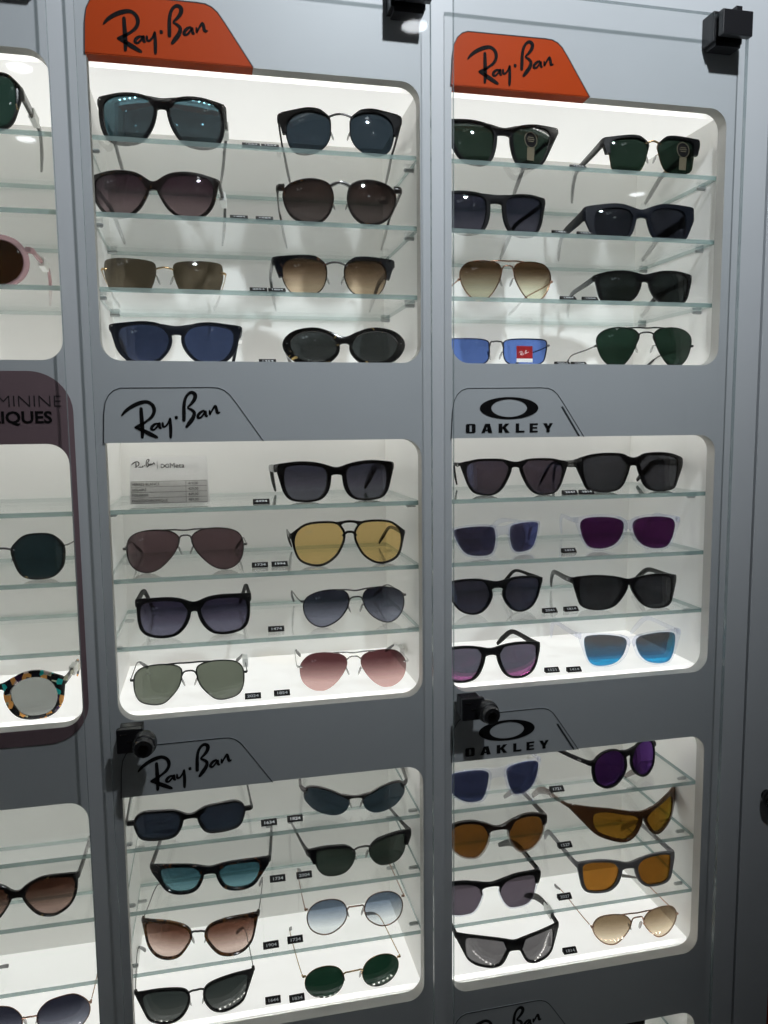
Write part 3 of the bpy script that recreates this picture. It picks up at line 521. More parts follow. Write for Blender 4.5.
'G4': {'O': [-0.2332, 0.031, 1.134], 'yaw': 0.0, 'k': 2.2, 'L': [[11.2, 29.4], [14.7, 38.3], [22.2, 44.4], [32.7, 47.0], [43.0, 45.8], [52.1, 40.5], [57.5, 30.7], [58.6, 21.1], [55.1, 11.1], [47.6, 4.6], [35.1, 2.9], [22.8, 6.5], [14.9, 16.4]], 'th': [7.1, 6.0, 3.3, 6.6], 'br': [42.2, 36.2], 'hg': [66.1, 38.7, 9.5]},
'A4': {'O': [0.1503, 0.026, 1.6745], 'yaw': -6.0, 'k': 2.2, 'L': [[9.9, 34.9], [14.6, 43.3], [27.9, 47.7], [42.6, 47.4], [56.1, 42.9], [62.0, 35.2], [60.4, 23.3], [54.2, 11.6], [44.5, 4.8], [33.7, 2.1], [21.7, 4.5], [13.2, 13.2], [9.5, 24.6]], 'th': [2.4, 1.9, 2.1, 2.1], 'br': [44.9, 40.3], 'hg': [69.4, 42.2, 7.5]},
'A8': {'O': [0.1556, 0.045, 1.521], 'yaw': -7.0, 'k': 1.6, 'L': [[9.1, 21.0], [12.9, 31.0], [23.9, 37.4], [39.1, 39.6], [54.4, 36.2], [62.2, 27.5], [60.3, 17.9], [52.6, 8.9], [38.5, 4.3], [22.0, 5.7], [12.0, 12.9]], 'th': [4.6, 9.3, 4.1, 3.8], 'br': [33.1, 25.0], 'hg': [68.4, 25.0, 8.2]},
'D4': {'O': [0.5229, 0.031, 1.6745], 'yaw': -8.0, 'k': 1.2, 'L': [[56.9, 29.9], [53.6, 34.7], [41.6, 37.6], [26.1, 37.4], [14.9, 34.0], [10.9, 29.6], [11.6, 20.8], [16.1, 7.2], [22.9, 2.4], [51.6, 3.0], [56.0, 7.3], [58.1, 19.5]], 'th': [5.4, 5.4, 2.1, 4.6], 'br': [35.6, 26.4], 'hg': [68.8, 32.0, 17.7]},
'D8': {'O': [0.5426, 0.045, 1.521], 'yaw': -6.0, 'k': 1.5, 'L': [[12.0, 44.6], [19.6, 48.8], [38.1, 50.6], [54.0, 46.9], [62.5, 38.2], [61.2, 24.7], [54.6, 10.4], [42.6, 1.2], [30.1, 3.8], [19.4, 16.8], [12.0, 32.0], [9.3, 39.0]], 'th': [0.8, 0.8, 0.8, 0.8], 'br': [49.5, 44.2], 'hg': [64.5, 28.2, 2.1]},
'B4': {'O': [-0.0244, 0.046, 1.2115], 'yaw': 0.0, 'k': 2.0, 'L': [[8.7, 36.2], [17.1, 41.4], [34.9, 43.1], [54.1, 41.0], [60.0, 34.6], [59.9, 18.5], [54.7, 7.2], [40.7, 2.4], [24.1, 3.9], [13.8, 12.8], [8.3, 25.3]], 'th': [4.1, 3.4, 2.2, 4.4], 'br': [40.4, 29.5], 'hg': [64.3, 40.8, 10.7]},
'C1': {'O': [-0.037, 0.031, 0.9775], 'yaw': 2.0, 'k': 1.5, 'L': [[61.3, 21.6], [58.0, 28.8], [49.8, 32.5], [35.6, 32.4], [19.3, 31.4], [12.3, 27.8], [10.5, 21.2], [14.0, 10.8], [20.4, 4.0], [32.7, 2.1], [48.9, 2.9], [55.9, 6.2], [59.6, 14.0]], 'th': [3.1, 2.5, 2.1, 2.9], 'br': [27.3, 22.0], 'hg': [71.4, 22.5, 5.8]},
'C5': {'O': [-0.0333, 0.026, 0.8255], 'yaw': -8.0, 'k': 4.0, 'L': [[64.0, 35.1], [62.1, 40.5], [49.1, 43.4], [33.2, 44.1], [17.9, 41.1], [10.5, 35.6], [9.6, 27.9], [15.3, 16.9], [24.3, 6.7], [36.6, 2.3], [50.3, 3.6], [59.4, 11.7], [63.3, 24.2]], 'th': [3.3, 2.1, 2.1, 2.1], 'br': [36.6, 34.6], 'hg': [68.6, 41.1, 7.3]},
'E1': {'O': [0.3682, 0.046, 1.3635], 'yaw': -12.0, 'k': 2.5, 'L': [[60.1, 32.0], [57.5, 39.1], [48.2, 43.0], [32.4, 43.7], [16.5, 42.9], [9.6, 39.4], [8.6, 32.3], [12.6, 21.3], [19.7, 9.2], [28.7, 2.7], [40.6, 2.3], [50.4, 5.5], [56.7, 14.7], [59.6, 23.9]], 'th': [2.5, 2.5, 1.9, 3.8], 'br': [41.9, 35.3], 'hg': [67.6, 39.7, 4.5]},
'E5': {'O': [0.3514, 0.061, 1.2115], 'yaw': 0.0, 'k': 2.2, 'L': [[11.3, 30.7], [14.8, 38.8], [21.9, 43.0], [38.6, 43.7], [53.7, 42.2], [59.9, 38.3], [60.1, 28.9], [55.4, 16.2], [46.4, 5.8], [33.5, 1.7], [23.2, 4.1], [15.3, 12.0], [10.5, 22.5]], 'th': [2.4, 2.0, 1.7, 3.7], 'br': [41.4, 33.2], 'hg': [65.6, 40.1, 4.7]},
'F1': {'O': [0.3423, 0.031, 0.9775], 'yaw': 6.0, 'k': 3, 'L': [[13.6, 29.9], [14.2, 37.2], [24.8, 40.8], [43.3, 40.5], [58.4, 37.7], [64.1, 33.3], [61.8, 21.5], [54.8, 10.2], [42.1, 3.1], [28.1, 2.7], [21.5, 6.0], [16.4, 17.3]], 'th': [2.9, 2.6, 2.3, 4.3], 'br': [40.6, 30.1], 'hg': [69.7, 37.4, 5.9]},
'F5': {'O': [0.3335, 0.031, 0.8255], 'yaw': 0.0, 'k': 2.2, 'L': [[12.7, 27.9], [17.3, 37.1], [29.3, 41.5], [48.5, 41.4], [61.9, 38.5], [65.8, 31.1], [63.8, 20.1], [58.9, 8.0], [47.7, 2.4], [28.5, 3.6], [20.4, 9.5], [14.9, 19.0]], 'th': [3.6, 2.0, 2.1, 2.5], 'br': [40.1, 35.4], 'hg': [73.0, 38.3, 9.2]},
'G1': {'O': [-0.2306, 0.026, 1.7505], 'yaw': 0.0, 'k': 2.2, 'L': [[7.6, 47.7], [22.0, 53.6], [36.2, 56.5], [44.5, 54.9], [49.1, 47.6], [50.0, 38.4], [48.9, 25.0], [44.9, 12.6], [38.3, 5.4], [28.3, 2.5], [16.4, 4.2], [7.8, 17.2], [5.7, 34.6]], 'th': [2.5, 2.5, 2.3, 2.5], 'br': [47.7, 40.8], 'hg': [54.9, 41.7, 15.1]},
'G5': {'O': [-0.2284, 0.031, 0.9015], 'yaw': 0.0, 'k': 2.2, 'L': [[6.8, 34.5], [12.4, 39.3], [26.1, 44.3], [42.2, 43.9], [55.5, 40.6], [60.2, 33.6], [58.8, 20.2], [53.0, 9.6], [43.3, 3.3], [33.8, 2.0], [21.9, 6.7], [12.9, 17.1], [7.8, 26.9]], 'th': [3.3, 2.7, 1.8, 2.1], 'br': [35.3, 28.2], 'hg': [63.6, 40.0, 8.9]},
}
def resample(P, n):
    L_ = [0]
    m = len(P)
    for i in range(m): L_.append(L_[-1]+math.dist(P[i], P[(i+1) % m]))
    out = []; j = 0
    for k in range(n):
        d = L_[-1]*k/n
        while L_[j+1] < d: j += 1
        u = (d-L_[j])/max(1e-9, L_[j+1]-L_[j]); a, b = P[j], P[(j+1) % m]
        out.append((a[0]+(b[0]-a[0])*u, a[1]+(b[1]-a[1])*u))
    return out
def outline(L_, n=64):
    P = [(v.x, v.y) for v in spline([(x/1000, z/1000, 0) for x, z in L_], 6, True)]
    area = sum(P[i][0]*P[(i+1) % len(P)][1]-P[(i+1) % len(P)][0]*P[i][1] for i in range(len(P)))
    if area < 0: P = P[::-1]
    return resample(P, n)
def normals(P):
    n = len(P); out = []
    for i in range(n):
        a, b = P[(i-2) % n], P[(i+2) % n]; tx, tz = b[0]-a[0], b[1]-a[1]; l = math.hypot(tx, tz); out.append((tz/l, -tx/l))
    return out
def thick(nrm, th, corner=0.0):
    t_, o_, b_, i_ = th; nx, nz = nrm
    v = t_*max(nz, 0)**2+b_*max(-nz, 0)**2+o_*max(nx, 0)**2+i_*max(-nx, 0)**2
    if nx > 0 and nz > 0: v += corner*(2*nx*nz)**2
    return v/1000
def offs(P, N_, th, corner=0.0, extra=0.0): return [(p[0]+n[0]*(thick(n, th, corner)+extra), p[1]+n[1]*(thick(n, th, corner)+extra)) for p, n in zip(P, N_)]
def hull(pts):
    pts = sorted(set(pts)); lo = []; up = []
    for p in pts:
        while len(lo) > 1 and (lo[-1][0]-lo[-2][0])*(p[1]-lo[-2][1])-(lo[-1][1]-lo[-2][1])*(p[0]-lo[-2][0]) <= 0: lo.pop()
        lo.append(p)
    for p in reversed(pts):
        while len(up) > 1 and (up[-1][0]-up[-2][0])*(p[1]-up[-2][1])-(up[-1][1]-up[-2][1])*(p[0]-up[-2][0]) <= 0: up.pop()
        up.append(p)
    return lo[:-1]+up[:-1]
def corner_out(P, N_, out, hx, hz, hh):
    # carry the rim out to the end piece so that brow line and side run straight into the corner
    xm = min(p[0] for p in P)+.45*(max(p[0] for p in P)-min(p[0] for p in P))
    H = hull([p for p in out if p[0] > xm]+[(hx-.0006, hz+hh*.5), (hx, hz+hh*.35), (hx, hz-hh*.45)])
    cx = sum(p[0] for p in P)/len(P); cz = sum(p[1] for p in P)/len(P); res = []
    for p, q, o in zip(P, N_, out):
        if p[0] <= xm: res.append(o); continue
        dx, dz = p[0]-cx, p[1]-cz; l = math.hypot(dx, dz); dx, dz = q[0]*.5+dx/l*.5, q[1]*.5+dz/l*.5
        best = 0
        for a, c in zip(H, H[1:]+H[:1]):
            ex, ez = c[0]-a[0], c[1]-a[1]; den = dx*ez-dz*ex
            if abs(den) < 1e-12: continue
            t_ = ((a[0]-p[0])*ez-(a[1]-p[1])*ex)/den; u = ((a[0]-p[0])*dz-(a[1]-p[1])*dx)/den
            if t_ > 0 and -1e-6 <= u <= 1+1e-6: best = max(best, t_)
        e = (p[0]+dx*best, p[1]+dz*best)
        w = min(1, (p[0]-xm)/.006)
        res.append((o[0]*(1-w)+e[0]*w, o[1]*(1-w)+e[1]*w) if best > math.hypot(o[0]-p[0], o[1]-p[1])*.98 else o)
    return res
def rim_mesh(bm, In, Out, k, sg, depth=.0042, y0=0.0, idx=None, mi=0):
    """closed or partial rim between two outlines with softened edges, bent along the face curve"""
    loops = []; n = len(In); ids = list(range(n)) if idx is None else idx; h = depth/2
    for i in ids:
        a, b = In[i], Out[i]; w = math.hypot(b[0]-a[0], b[1]-a[1]) or 1e-6; bv = min(.0007, w*.3, h*.5); u = bv/w
        sec = []
        for s, y in ((0, h), (0, -h+bv), (u, -h), (1-u, -h), (1, -h+bv), (1, h-bv), (1-u, h)):
            x = a[0]+(b[0]-a[0])*s; z = a[1]+(b[1]-a[1])*s; sec.append(Vector((sg*x, k*x*x+y+y0, z)))
        loops.append(sec)
    ring_loft(bm, loops, closed_ends=idx is not None, close_path=idx is None, mi=mi)
def bridge_mesh(bm, Out, In, k, zt, zb, depth=.0042, sink=.0, y0=0.0):
    xs = [p[0] for p in Out]; zs = [p[1] for p in Out]; x0, x1 = min(xs), max(xs); zc = (min(zs)+max(zs))/2
    nas = [i for i, p in enumerate(Out) if p[0] < x0+.42*(x1-x0)]
    up = [i for i in nas if Out[i][1] > zc]
    ia = min(up, key=lambda i: abs(Out[i][0]-(x0+.20*(x1-x0)))); 
    sd = [i for i in nas if Out[i][0] < x0+.14*(x1-x0)]
    target = min(zb-.0035, zt-.006)
    ib = min(sd, key=lambda i: abs(Out[i][1]-target)+ (0 if Out[i][1] < Out[ia][1]-.002 else 1))
    A = (Out[ia][0]*.4+In[ia][0]*.6, Out[ia][1]-.0004); B = (Out[ib][0]+.0006, Out[ib][1])
    n = 13; top = []; bot = []
    for j in range(n):
        s = j/(n-1); e = s*s*(3-2*s)
        top.append((A[0]*s, zt+(A[1]-zt)*e)); bot.append((B[0]*math.sin(s*math.pi/2)**.8, zb+(B[1]-zb)*(1-math.cos(s*math.pi/2))))
    cols = [((-t[0], t[1]), (-b[0], b[1])) for t, b in reversed(list(zip(top, bot))[1:])]+list(zip(top, bot)); h = depth/2; loops = []
    for (tx, tz), (bx_, bz) in cols:
        bv = .0007; sec = []
        for s, y in ((0, h), (0, -h+bv), (.12, -h), (.88, -h), (1, -h+bv), (1, h)):
            x = tx+(bx_-tx)*s; z = tz+(bz-tz)*s; sec.append(Vector((x, k*x*x+y+y0, z)))
        loops.append(sec)
    ring_loft(bm, loops)
def lens_mesh(P, k, sg, mat, parent, bulge=.0022, y0=0.0, grow=.0006):
    cx = sum(p[0] for p in P)/len(P); cz = sum(p[1] for p in P)/len(P); bm = bmesh.new(); n = len(P)
    N_ = normals(P); Q = [(p[0]+q[0]*grow, p[1]+q[1]*grow) for p, q in zip(P, N_)]
    R_ = [1, .93, .8, .62, .42, .2]
    def surf(off):
        rows = []
        for r in R_:
            rows.append([bm.verts.new((sg*(cx+(x-cx)*r), k*(cx+(x-cx)*r)**2-bulge*(1-r*r)+y0+off, cz+(z-cz)*r)) for x, z in Q])
        c = bm.verts.new((sg*cx, k*cx*cx-bulge+y0+off, cz))
        for a in range(len(R_)-1):
            for i in range(n): bm.faces.new((rows[a][i], rows[a][(i+1) % n], rows[a+1][(i+1) % n], rows[a+1][i]))
        for i in range(n): bm.faces.new((rows[-1][i], rows[-1][(i+1) % n], c))
        return rows[0]
    f = surf(-.0007); b = surf(.0007)
    for i in range(n): bm.faces.new((f[i], f[(i+1) % n], b[(i+1) % n], b[i]))
    return obj('lens', bm, mat, parent, 50)
def lens_y(P, k, x, z, bulge, y0):
    cx = sum(p[0] for p in P)/len(P); cz = sum(p[1] for p in P)/len(P)
    R = max(math.hypot(p[0]-cx, p[1]-cz) for p in P)*.95; r = min(1, math.hypot(x-cx, z-cz)/R); return k*x*x-bulge*(1-r*r)+y0
def tube(name, pts, r, mat, parent, seg=8, dense=6, closed=False, side=Vector((0, 1, 0))):
    bm = bmesh.new(); P = spline(pts, dense, closed); sweep(bm, P, r, r, seg, closed=closed, side=side); return obj(name, bm, mat, parent, 60)

def make(code, style, fm, lm, temple, label, tip=None, brow=None, corner=0.0, logo=None, tag=False, bridge_mat=None, lens_logo=True, temple_mat=None, extra=None, group='sunglasses on the glass shelves'):
    d = D[code]; ox, oy, oz = d['O']; k = d['k']; yaw = math.radians(d['yaw'])
    if OXZ.get(code): ox += OXZ[code][0]; oy += OXZ[code][1]
    row = {1.521: 1, 1.134: 2, .748: 3}
    root = empty('sunglasses', (ox, oy, oz), label, 'sunglasses', group, (math.radians(-4), 0, yaw))
    root.rotation_mode = 'XYZ'
    P = outline(d['L']); N_ = normals(P); th = d['th']; zt, zb = [v/1000 for v in d['br']]
    hx, hz, hh = [v/1000 for v in d['hg']]
    F = M[fm]; fy = 0.0; bulge = .0022; n = len(P)
    zc = (max(p[1] for p in P)+min(p[1] for p in P))/2; xmin = min(p[0] for p in P); xmax = max(p[0] for p in P)
    ring_out = offs(P, N_, th, corner) if style not in ('wire', 'rimless') else P
    if style in ('acetate', 'twotone') and code not in ('G3', 'A4', 'F2', 'C1', 'G2'): ring_out = corner_out(P, N_, ring_out, hx, hz, hh)
    xo = max(p[0] for p in ring_out)
    ns = min(range(n), key=lambda i: P[i][0]+abs(P[i][1]-(zc+.25*(max(p[1] for p in P)-zc)))*.6)   # nasal side point
    front = None
    if style in ('acetate', 'twotone'):
        bm = bmesh.new()
        for sg in (1, -1): rim_mesh(bm, [(p[0]-q[0]*.0004, p[1]-q[1]*.0004) for p, q in zip(P, N_)], ring_out, k, sg)
        if code == 'B3':
            bridge_mesh(bm, ring_out, P, k, zt, zt-.0030, depth=.0034)
            sweep(bm, spline([Vector((s_*x, k*x*x-.0004, z)) for s_, x, z in ((-1, P[ns][0]+.001, zb-.0035), (-1, .004, zb+.0008), (1, 0, zb+.0014), (1, .004, zb+.0008), (1, P[ns][0]+.001, zb-.0035))], 5), .0015, .0016, 8, side=Vector((0, 1, 0)))
        elif not bridge_mat: bridge_mesh(bm, ring_out, P, k, zt, zb)
        near = [p for p in ring_out if abs(p[1]-hz) < hh*.9 and p[0] > (xmin+xmax)/2]
        xa = max([p[0] for p in near]+[hx-.006])-.0025
        if temple != 'none':
            for sg in (1, -1):
                pa = [Vector((sg*x, k*min(x, xa)**2+dy, z)) for x, dy, z in ((min(xa, hx-.004), .0002, hz), (hx-.0018, .0008, hz), (hx-.0004, .0032, hz), (hx, .0075, hz))]
                sweep(bm, pa, [hh*.52, hh*.5, hh*.46, hh*.42], [.0022, .0023, .0022, .0019], 10, power=.55, side=Vector((0, 0, 1)))
        front = obj('frame_front', bm, F, root, 40)
        if style == 'twotone':
            bm = bmesh.new(); O2 = corner_out(P, N_, offs(P, N_, (th[0]+.5, th[1]+1.0, .5, .8), corner, .0), hx+.0004, hz, hh)
            for sg in (1, -1):
                ids = [i for i in range(n) if P[i][1] > zc+.18*(max(p[1] for p in P)-zc)]
                j = next(t for t in range(len(ids)) if (ids[t]-1) % n not in ids); ids = ids[j:]+ids[:j]
                rim_mesh(bm, [(p[0]-q[0]*.0006, p[1]-q[1]*.0006) for p, q in zip(P, N_)], O2, k, sg, depth=.0052, y0=-.0002, idx=ids)
            bridge_mesh(bm, O2, P, k, zt+.0004, zt-.0042, depth=.0050, y0=-.0003)
            obj('brow_bar', bm, M[brow], front, 40)
        if bridge_mat:
            q = P[ns]; tube('bridge', [(-q[0]-.0012, k*q[0]**2-.0004, zt-.0028), (-q[0]*.5, -.0014, zt-.0004), (0, -.0022, zt), (q[0]*.5, -.0014, zt-.0004), (q[0]+.0012, k*q[0]**2-.0004, zt-.0028)], (.0023 if bridge_mat == 'silver' else .0012), M[bridge_mat], front)
            bb = [c for c in front.children][-1]; bb['label'] = 'metal bridge'
    elif style in ('wire', 'double'):
        bm = bmesh.new()
        rr = .00075
        for sg in (1, -1):
            path = [Vector((sg*p[0], k*p[0]**2, p[1])) for p in P]; sweep(bm, path, rr, rr*1.1, 8, closed=True, side=Vector((0, 1, 0)))
            e = Vector((sg*max(p[0] for p in P), k*xmax**2, hz)); sweep(bm, spline([e-Vector((sg*.0012, 0, 0)), e+Vector((sg*.002, -.0004, 0)), Vector((sg*(hx-.0006), k*hx*hx-.001, hz)), Vector((sg*hx, k*hx*hx+.003, hz))], 4), .0011, .0015, 8, side=Vector((0, 1, 0)))
        front = obj('rim', bm, F, root, 60)
    elif style == 'rimless' or style == 'half':
        bm = bmesh.new()
        for sg in (1, -1):
            e = Vector((sg*(xmax-.003), k*(xmax-.003)**2-.0012, hz))
            sweep(bm, spline([e, e+Vector((sg*.003, -.0004, 0)), Vector((sg*(hx-.0006), k*hx*hx-.0006, hz)), Vector((sg*hx, k*hx*hx+.003, hz))], 4), .0010, .0014, 8, side=Vector((0, 1, 0)))
        if style == 'half':
            ids = [i for i in range(n) if N_[i][1] > -.12]
            j = next(t for t in range(len(ids)) if (ids[t]-1) % n not in ids); ids = ids[j:]+ids[:j]
            for sg in (1, -1): rim_mesh(bm, [(p[0]-q[0]*.0006, p[1]-q[1]*.0006) for p, q in zip(P, N_)], ring_out, k, sg, depth=.0035, idx=ids)
            bridge_mesh(bm, ring_out, P, k, zt, zb, depth=.0035)
            for sg in (1, -1): sweep(bm, spline([Vector((sg*(xmax-.004), k*xmax**2, hz-.004)), Vector((sg*(hx-.002), k*hx*hx, hz)), Vector((sg*hx, k*hx*hx+.008, hz))], 4), .0018, .0030, 8, side=Vector((0, 1, 0)))
        front = obj('frame_front' if style == 'half' else 'hinge_mounts', bm, F, root, 60)
    elif style == 'brow':
        bm = bmesh.new(); rr = .0007
        for sg in (1, -1):
            path = [Vector((sg*p[0], k*p[0]**2, p[1])) for p in P]; sweep(bm, path, rr, rr*1.1, 8, closed=True, side=Vector((0, 1, 0)))
        q = P[ns]; sweep(bm, spline([Vector((-q[0]-.0035, k*q[0]**2-.001, zt-.0035)), Vector((-q[0]*.6, -.0012, zt-.0006)), Vector((0, -.002, zt)), Vector((q[0]*.6, -.0012, zt-.0006)), Vector((q[0]+.0035, k*q[0]**2-.001, zt-.0035))], 5), .0012, .0012, 8, side=Vector((0, 1, 0)))
        front = obj('rim', bm, M[extra or 'blackwire'], root, 60)
        bm = bmesh.new()
        ids = [i for i in range(n) if P[i][1] > zc+.30*(max(p[1] for p in P)-zc) or (P[i][0] > (xmin+xmax)/2 and P[i][1] > zc+.02*(max(p[1] for p in P)-zc))]
        j = next(t for t in range(len(ids)) if (ids[t]-1) % n not in ids); ids = ids[j:]+ids[:j]
        O2 = []
        for p, q in zip(P, N_):
            t_ = thick(q, th, 0); s = min(1, max(.35, (p[0]-xmin)/(.25*(xmax-xmin)))); O2.append((p[0]+q[0]*t_*s, p[1]+q[1]*t_*s))
        O2 = corner_out(P, N_, O2, hx-.0004, hz+.0008, hh*.8)
        for sg in (1, -1):
            rim_mesh(bm, [(p[0]-q[0]*.0010, p[1]-q[1]*.0010) for p, q in zip(P, N_)], O2, k, sg, depth=.0056, y0=-.0004, idx=ids)
            xa = max(p[0] for p in O2)-.003
            pa = [Vector((sg*x, k*min(x, xa)**2+dy, hz)) for x, dy in ((min(xa, hx-.004), -.0002), (hx-.0015, .0004), (hx-.0004, .003), (hx, .0075))]
            sweep(bm, pa, [hh*.5, hh*.48, hh*.44, hh*.40], [.0024, .0024, .0022, .0019], 10, power=.55, side=Vector((0, 0, 1)))
        obj('brow_piece', bm, F, root, 40)
    # bridges of metal frames
    if style in ('wire', 'rimless', 'double'):
        q = P[ns]; bm = bmesh.new(); top = extra == 'bar'
        bz = zb if top else (zt+zb)/2; drop = .0045 if top else .0016
        sweep(bm, spline([Vector((-q[0]-.0004, k*q[0]**2-.0003, q[1] if style != 'rimless' else bz-drop)), Vector((-q[0]*.78, -.0006, bz-drop*.55)), Vector((-q[0]*.45, -.0016, bz-.0004)), Vector((0, -.002, bz)), Vector((q[0]*.45, -.0016, bz-.0004)), Vector((q[0]*.78, -.0006, bz-drop*.55)), Vector((q[0]+.0004, k*q[0]**2-.0003, q[1] if style != 'rimless' else bz-drop))], 5), .0009, .0010, 8, side=Vector((0, 1, 0)))
        if top:
            ia = min(range(n), key=lambda i: abs(P[i][0]-(xmin+.30*(xmax-xmin)))+(0 if P[i][1] > zc else 1)); a = P[ia]
            sweep(bm, spline([Vector((-a[0], k*a[0]**2-.0008, a[1])), Vector((-a[0]*.5, -.0012, (zt+a[1])/2+.0006)), Vector((0, -.0016, zt)), Vector((a[0]*.5, -.0012, (zt+a[1])/2+.0006)), Vector((a[0], k*a[0]**2-.0008, a[1]))], 5), .0008, .0010, 8, side=Vector((0, 1, 0)))
        obj('bridge', bm, F, front, 60)
    # lenses
    for sg in (1, -1):
        ln = lens_mesh(P, k, sg, lens_mat(*lm), root, bulge, 0.0, .0006 if style != 'rimless' else 0)
        if lens_logo and ((sg < 0 and lens_logo != 'R') or lens_logo == 'R' and sg > 0):
            bm = bmesh.new(); sc = .075 if style != 'wire' else .07
            lx0 = -(xmax-.012) if sg < 0 else (xmax-.020); lz0 = zc+.50*(max(p[1] for p in P)-zc)
            if lens_logo == 'ring':
                for j in range(16):
                    a0, a1 = 2*math.pi*j/16, 2*math.pi*(j+1)/16
                    prism(bm, [(lx0+.002*math.cos(a0), lz0+.001*math.sin(a0)), (lx0+.002*math.cos(a1), lz0+.001*math.sin(a1)), (lx0+.0014*math.cos(a1), lz0+.0006*math.sin(a1)), (lx0+.0014*math.cos(a0), lz0+.0006*math.sin(a0))], lens_y(P, k, abs(lx0), lz0, bulge, 0)-.0012, lens_y(P, k, abs(lx0), lz0, bulge, 0)-.0008)
            else:
                def tf(x, y, z): X = lx0+x; Z = lz0+z; return (X, lens_y(P, k, abs(X), Z, bulge, 0)-.0009+y, Z)
                script_word(bm, 0, 0, 0, sc, .00015, 2, wmul=.8, tf=tf)
            lg = obj('lens_logo', bm, M['faint'], ln)
    # nose pads on metal bridges
    if style in ('wire', 'rimless', 'brow', 'double', 'half') or (bridge_mat and style == 'acetate'):
        for sg in (1, -1):
            q = P[ns]; bm = bmesh.new(); c = Vector((sg*(q[0]-.0015), k*q[0]**2+.0065, q[1]-.0075))
            bmesh.ops.create_uvsphere(bm, u_segments=12, v_segments=8, radius=1, matrix=Matrix.Translation(c) @ Matrix.Rotation(sg*.35, 4, 'Y') @ Matrix.Diagonal((.0012, .0032, .0056, 1)))
            pd = obj('nose_pad', bm, M['pad'], root, 60)
            tube('pad_arm', [(sg*(q[0]+.0006), k*q[0]**2+.0004, q[1]-.004), (sg*(q[0]+.0002), k*q[0]**2+.0045, q[1]-.0035), tuple(c+Vector((sg*.001, -.0004, 0)))], .00045, F if style != 'brow' else M[extra or 'blackwire'], pd, 6)
    # temples
    yend = min(.140, .201-oy-abs(math.sin(yaw))*hx-.004)
    for sg in (1, -1):
        zs = .0145; y0 = k*hx*hx+.007; wire = temple == 'wire'
        pts = [(sg*hx, y0, hz), (sg*(hx+.0002), y0+.025, hz+.0002), (sg*(hx-.0002), yend*.62, hz+.002), (sg*(hx-.0018), yend*.76, hz-.0005), (sg*(hx-.0045), yend*.89, hz*.60+.004), (sg*(hx-.0085), yend, zs)]
        if temple == 'sport': pts = [(sg*hx, y0, hz), (sg*(hx+.0006), y0+.025, hz), (sg*(hx-.0002), yend*.6, hz+.001), (sg*(hx-.003), yend*.8, hz*.85), (sg*(hx-.009), yend, max(zs, hz*.45))]
        path = spline(pts, 6); m = len(path)
        tm = M[temple_mat or fm] if style != 'twotone' or temple_mat else M[brow]
        if wire:
            cut = int(m*.66); bm = bmesh.new(); sweep(bm, path[:cut+1], .0006, .0009, 8, side=Vector((1, 0, 0))); te = obj('temple', bm, tm, root, 60)
            bm = bmesh.new(); q = path[cut-1:]; sweep(bm, q, lerp_list([.0010, .0015, .0014], len(q)), lerp_list([.0014, .0022, .0026], len(q)), 10, power=.8); obj('temple_tip', bm, M[tip or 'tip_black'], te, 60)
        else:
            h0 = hh*.42; ths = {'wide': [h0, h0*.96, h0*.82, .0033, .0038, .0040, .0026], 'slim': [h0, .0030, .0022, .0020, .0026, .0030, .0020], 'sport': [h0, h0*.9, .0045, .0042, .0050, .0045, .0030], 'thick': [h0*1.15, h0*1.15, h0*1.05, h0*.95, .0058, .0052, .0034]}[temple]
            wds = {'wide': [.0018, .0019, .0018, .0017, .0018, .0019, .0012], 'slim': [.0015, .0011, .0010, .0011, .0014, .0016, .0010], 'sport': [.0019, .0018, .0017, .0018, .0020, .0018, .0012], 'thick': [.0030, .0036, .0036, .0030, .0026, .0024, .0014]}[temple]
            bm = bmesh.new(); sweep(bm, path, lerp_list(wds, m), lerp_list(ths, m), 10, power=.6); te = obj('temple', bm, tm, root, 55)
        if logo and not wire:
            bm = bmesh.new(); X = sg*(hx+wds[0]+.0002); Y = y0+.010; n2 = 20
            A_ = [bm.verts.new((X, Y+.0032*math.cos(2*math.pi*j/n2), hz+.0014*math.sin(2*math.pi*j/n2))) for j in range(n2)]
            B_ = [bm.verts.new((X, Y+.0021*math.cos(2*math.pi*j/n2), hz+.0008*math.sin(2*math.pi*j/n2))) for j in range(n2)]
            A2 = [bm.verts.new(v.co-Vector((sg*.0004, 0, 0))) for v in A_]; B2 = [bm.verts.new(v.co-Vector((sg*.0004, 0, 0))) for v in B_]
            for j in range(n2):
                jj = (j+1) % n2; bm.faces.new((A_[j], A_[jj], B_[jj], B_[j])); bm.faces.new((A_[j], A_[jj], A2[jj], A2[j])); bm.faces.new((B_[j], B_[jj], B2[jj], B2[j]))
            obj('temple_emblem', bm, M['silver'], te)
        elif not wire and style != 'rimless' and temple in ('wide', 'thick') and not logo and lens_logo:
            bm = bmesh.new(); xx = sg*(hx-.003)
            box(bm, xx-.0018, xx+.0018, k*(hx-.003)**2-.0020, k*(hx-.003)**2-.0012, hz+hh*.08, hz+hh*.08+.0011, bevel=.0002) if style == 'acetate' else None
            if len(bm.faces): obj('rivet', bm, M['silver'], front)
            else: bm.free()
        if tag and ((sg > 0) == (tag != 'L')):
            p = path[int(m*.30)]; bm = bmesh.new(); hh_ = .006
            box(bm, p.x-.0032, p.x+.0032, p.y-.013, p.y+.013, p.z-hh_, p.z+hh_*.8, bevel=.0008)
            obj('paper_tag', bm, M['paper'], te)
    return root, P, k, zc, xmin, xmax, hz, bulge
OXZ = {}
def L3(*a): return a
MIDX = 'middle cabinet'; RGT = 'right cabinet'; LFT = 'left cabinet'
R = 'right lens'
def lab(look, shelf, row, side, cab): return f'{look}, {shelf}, {row} window, {cab}'
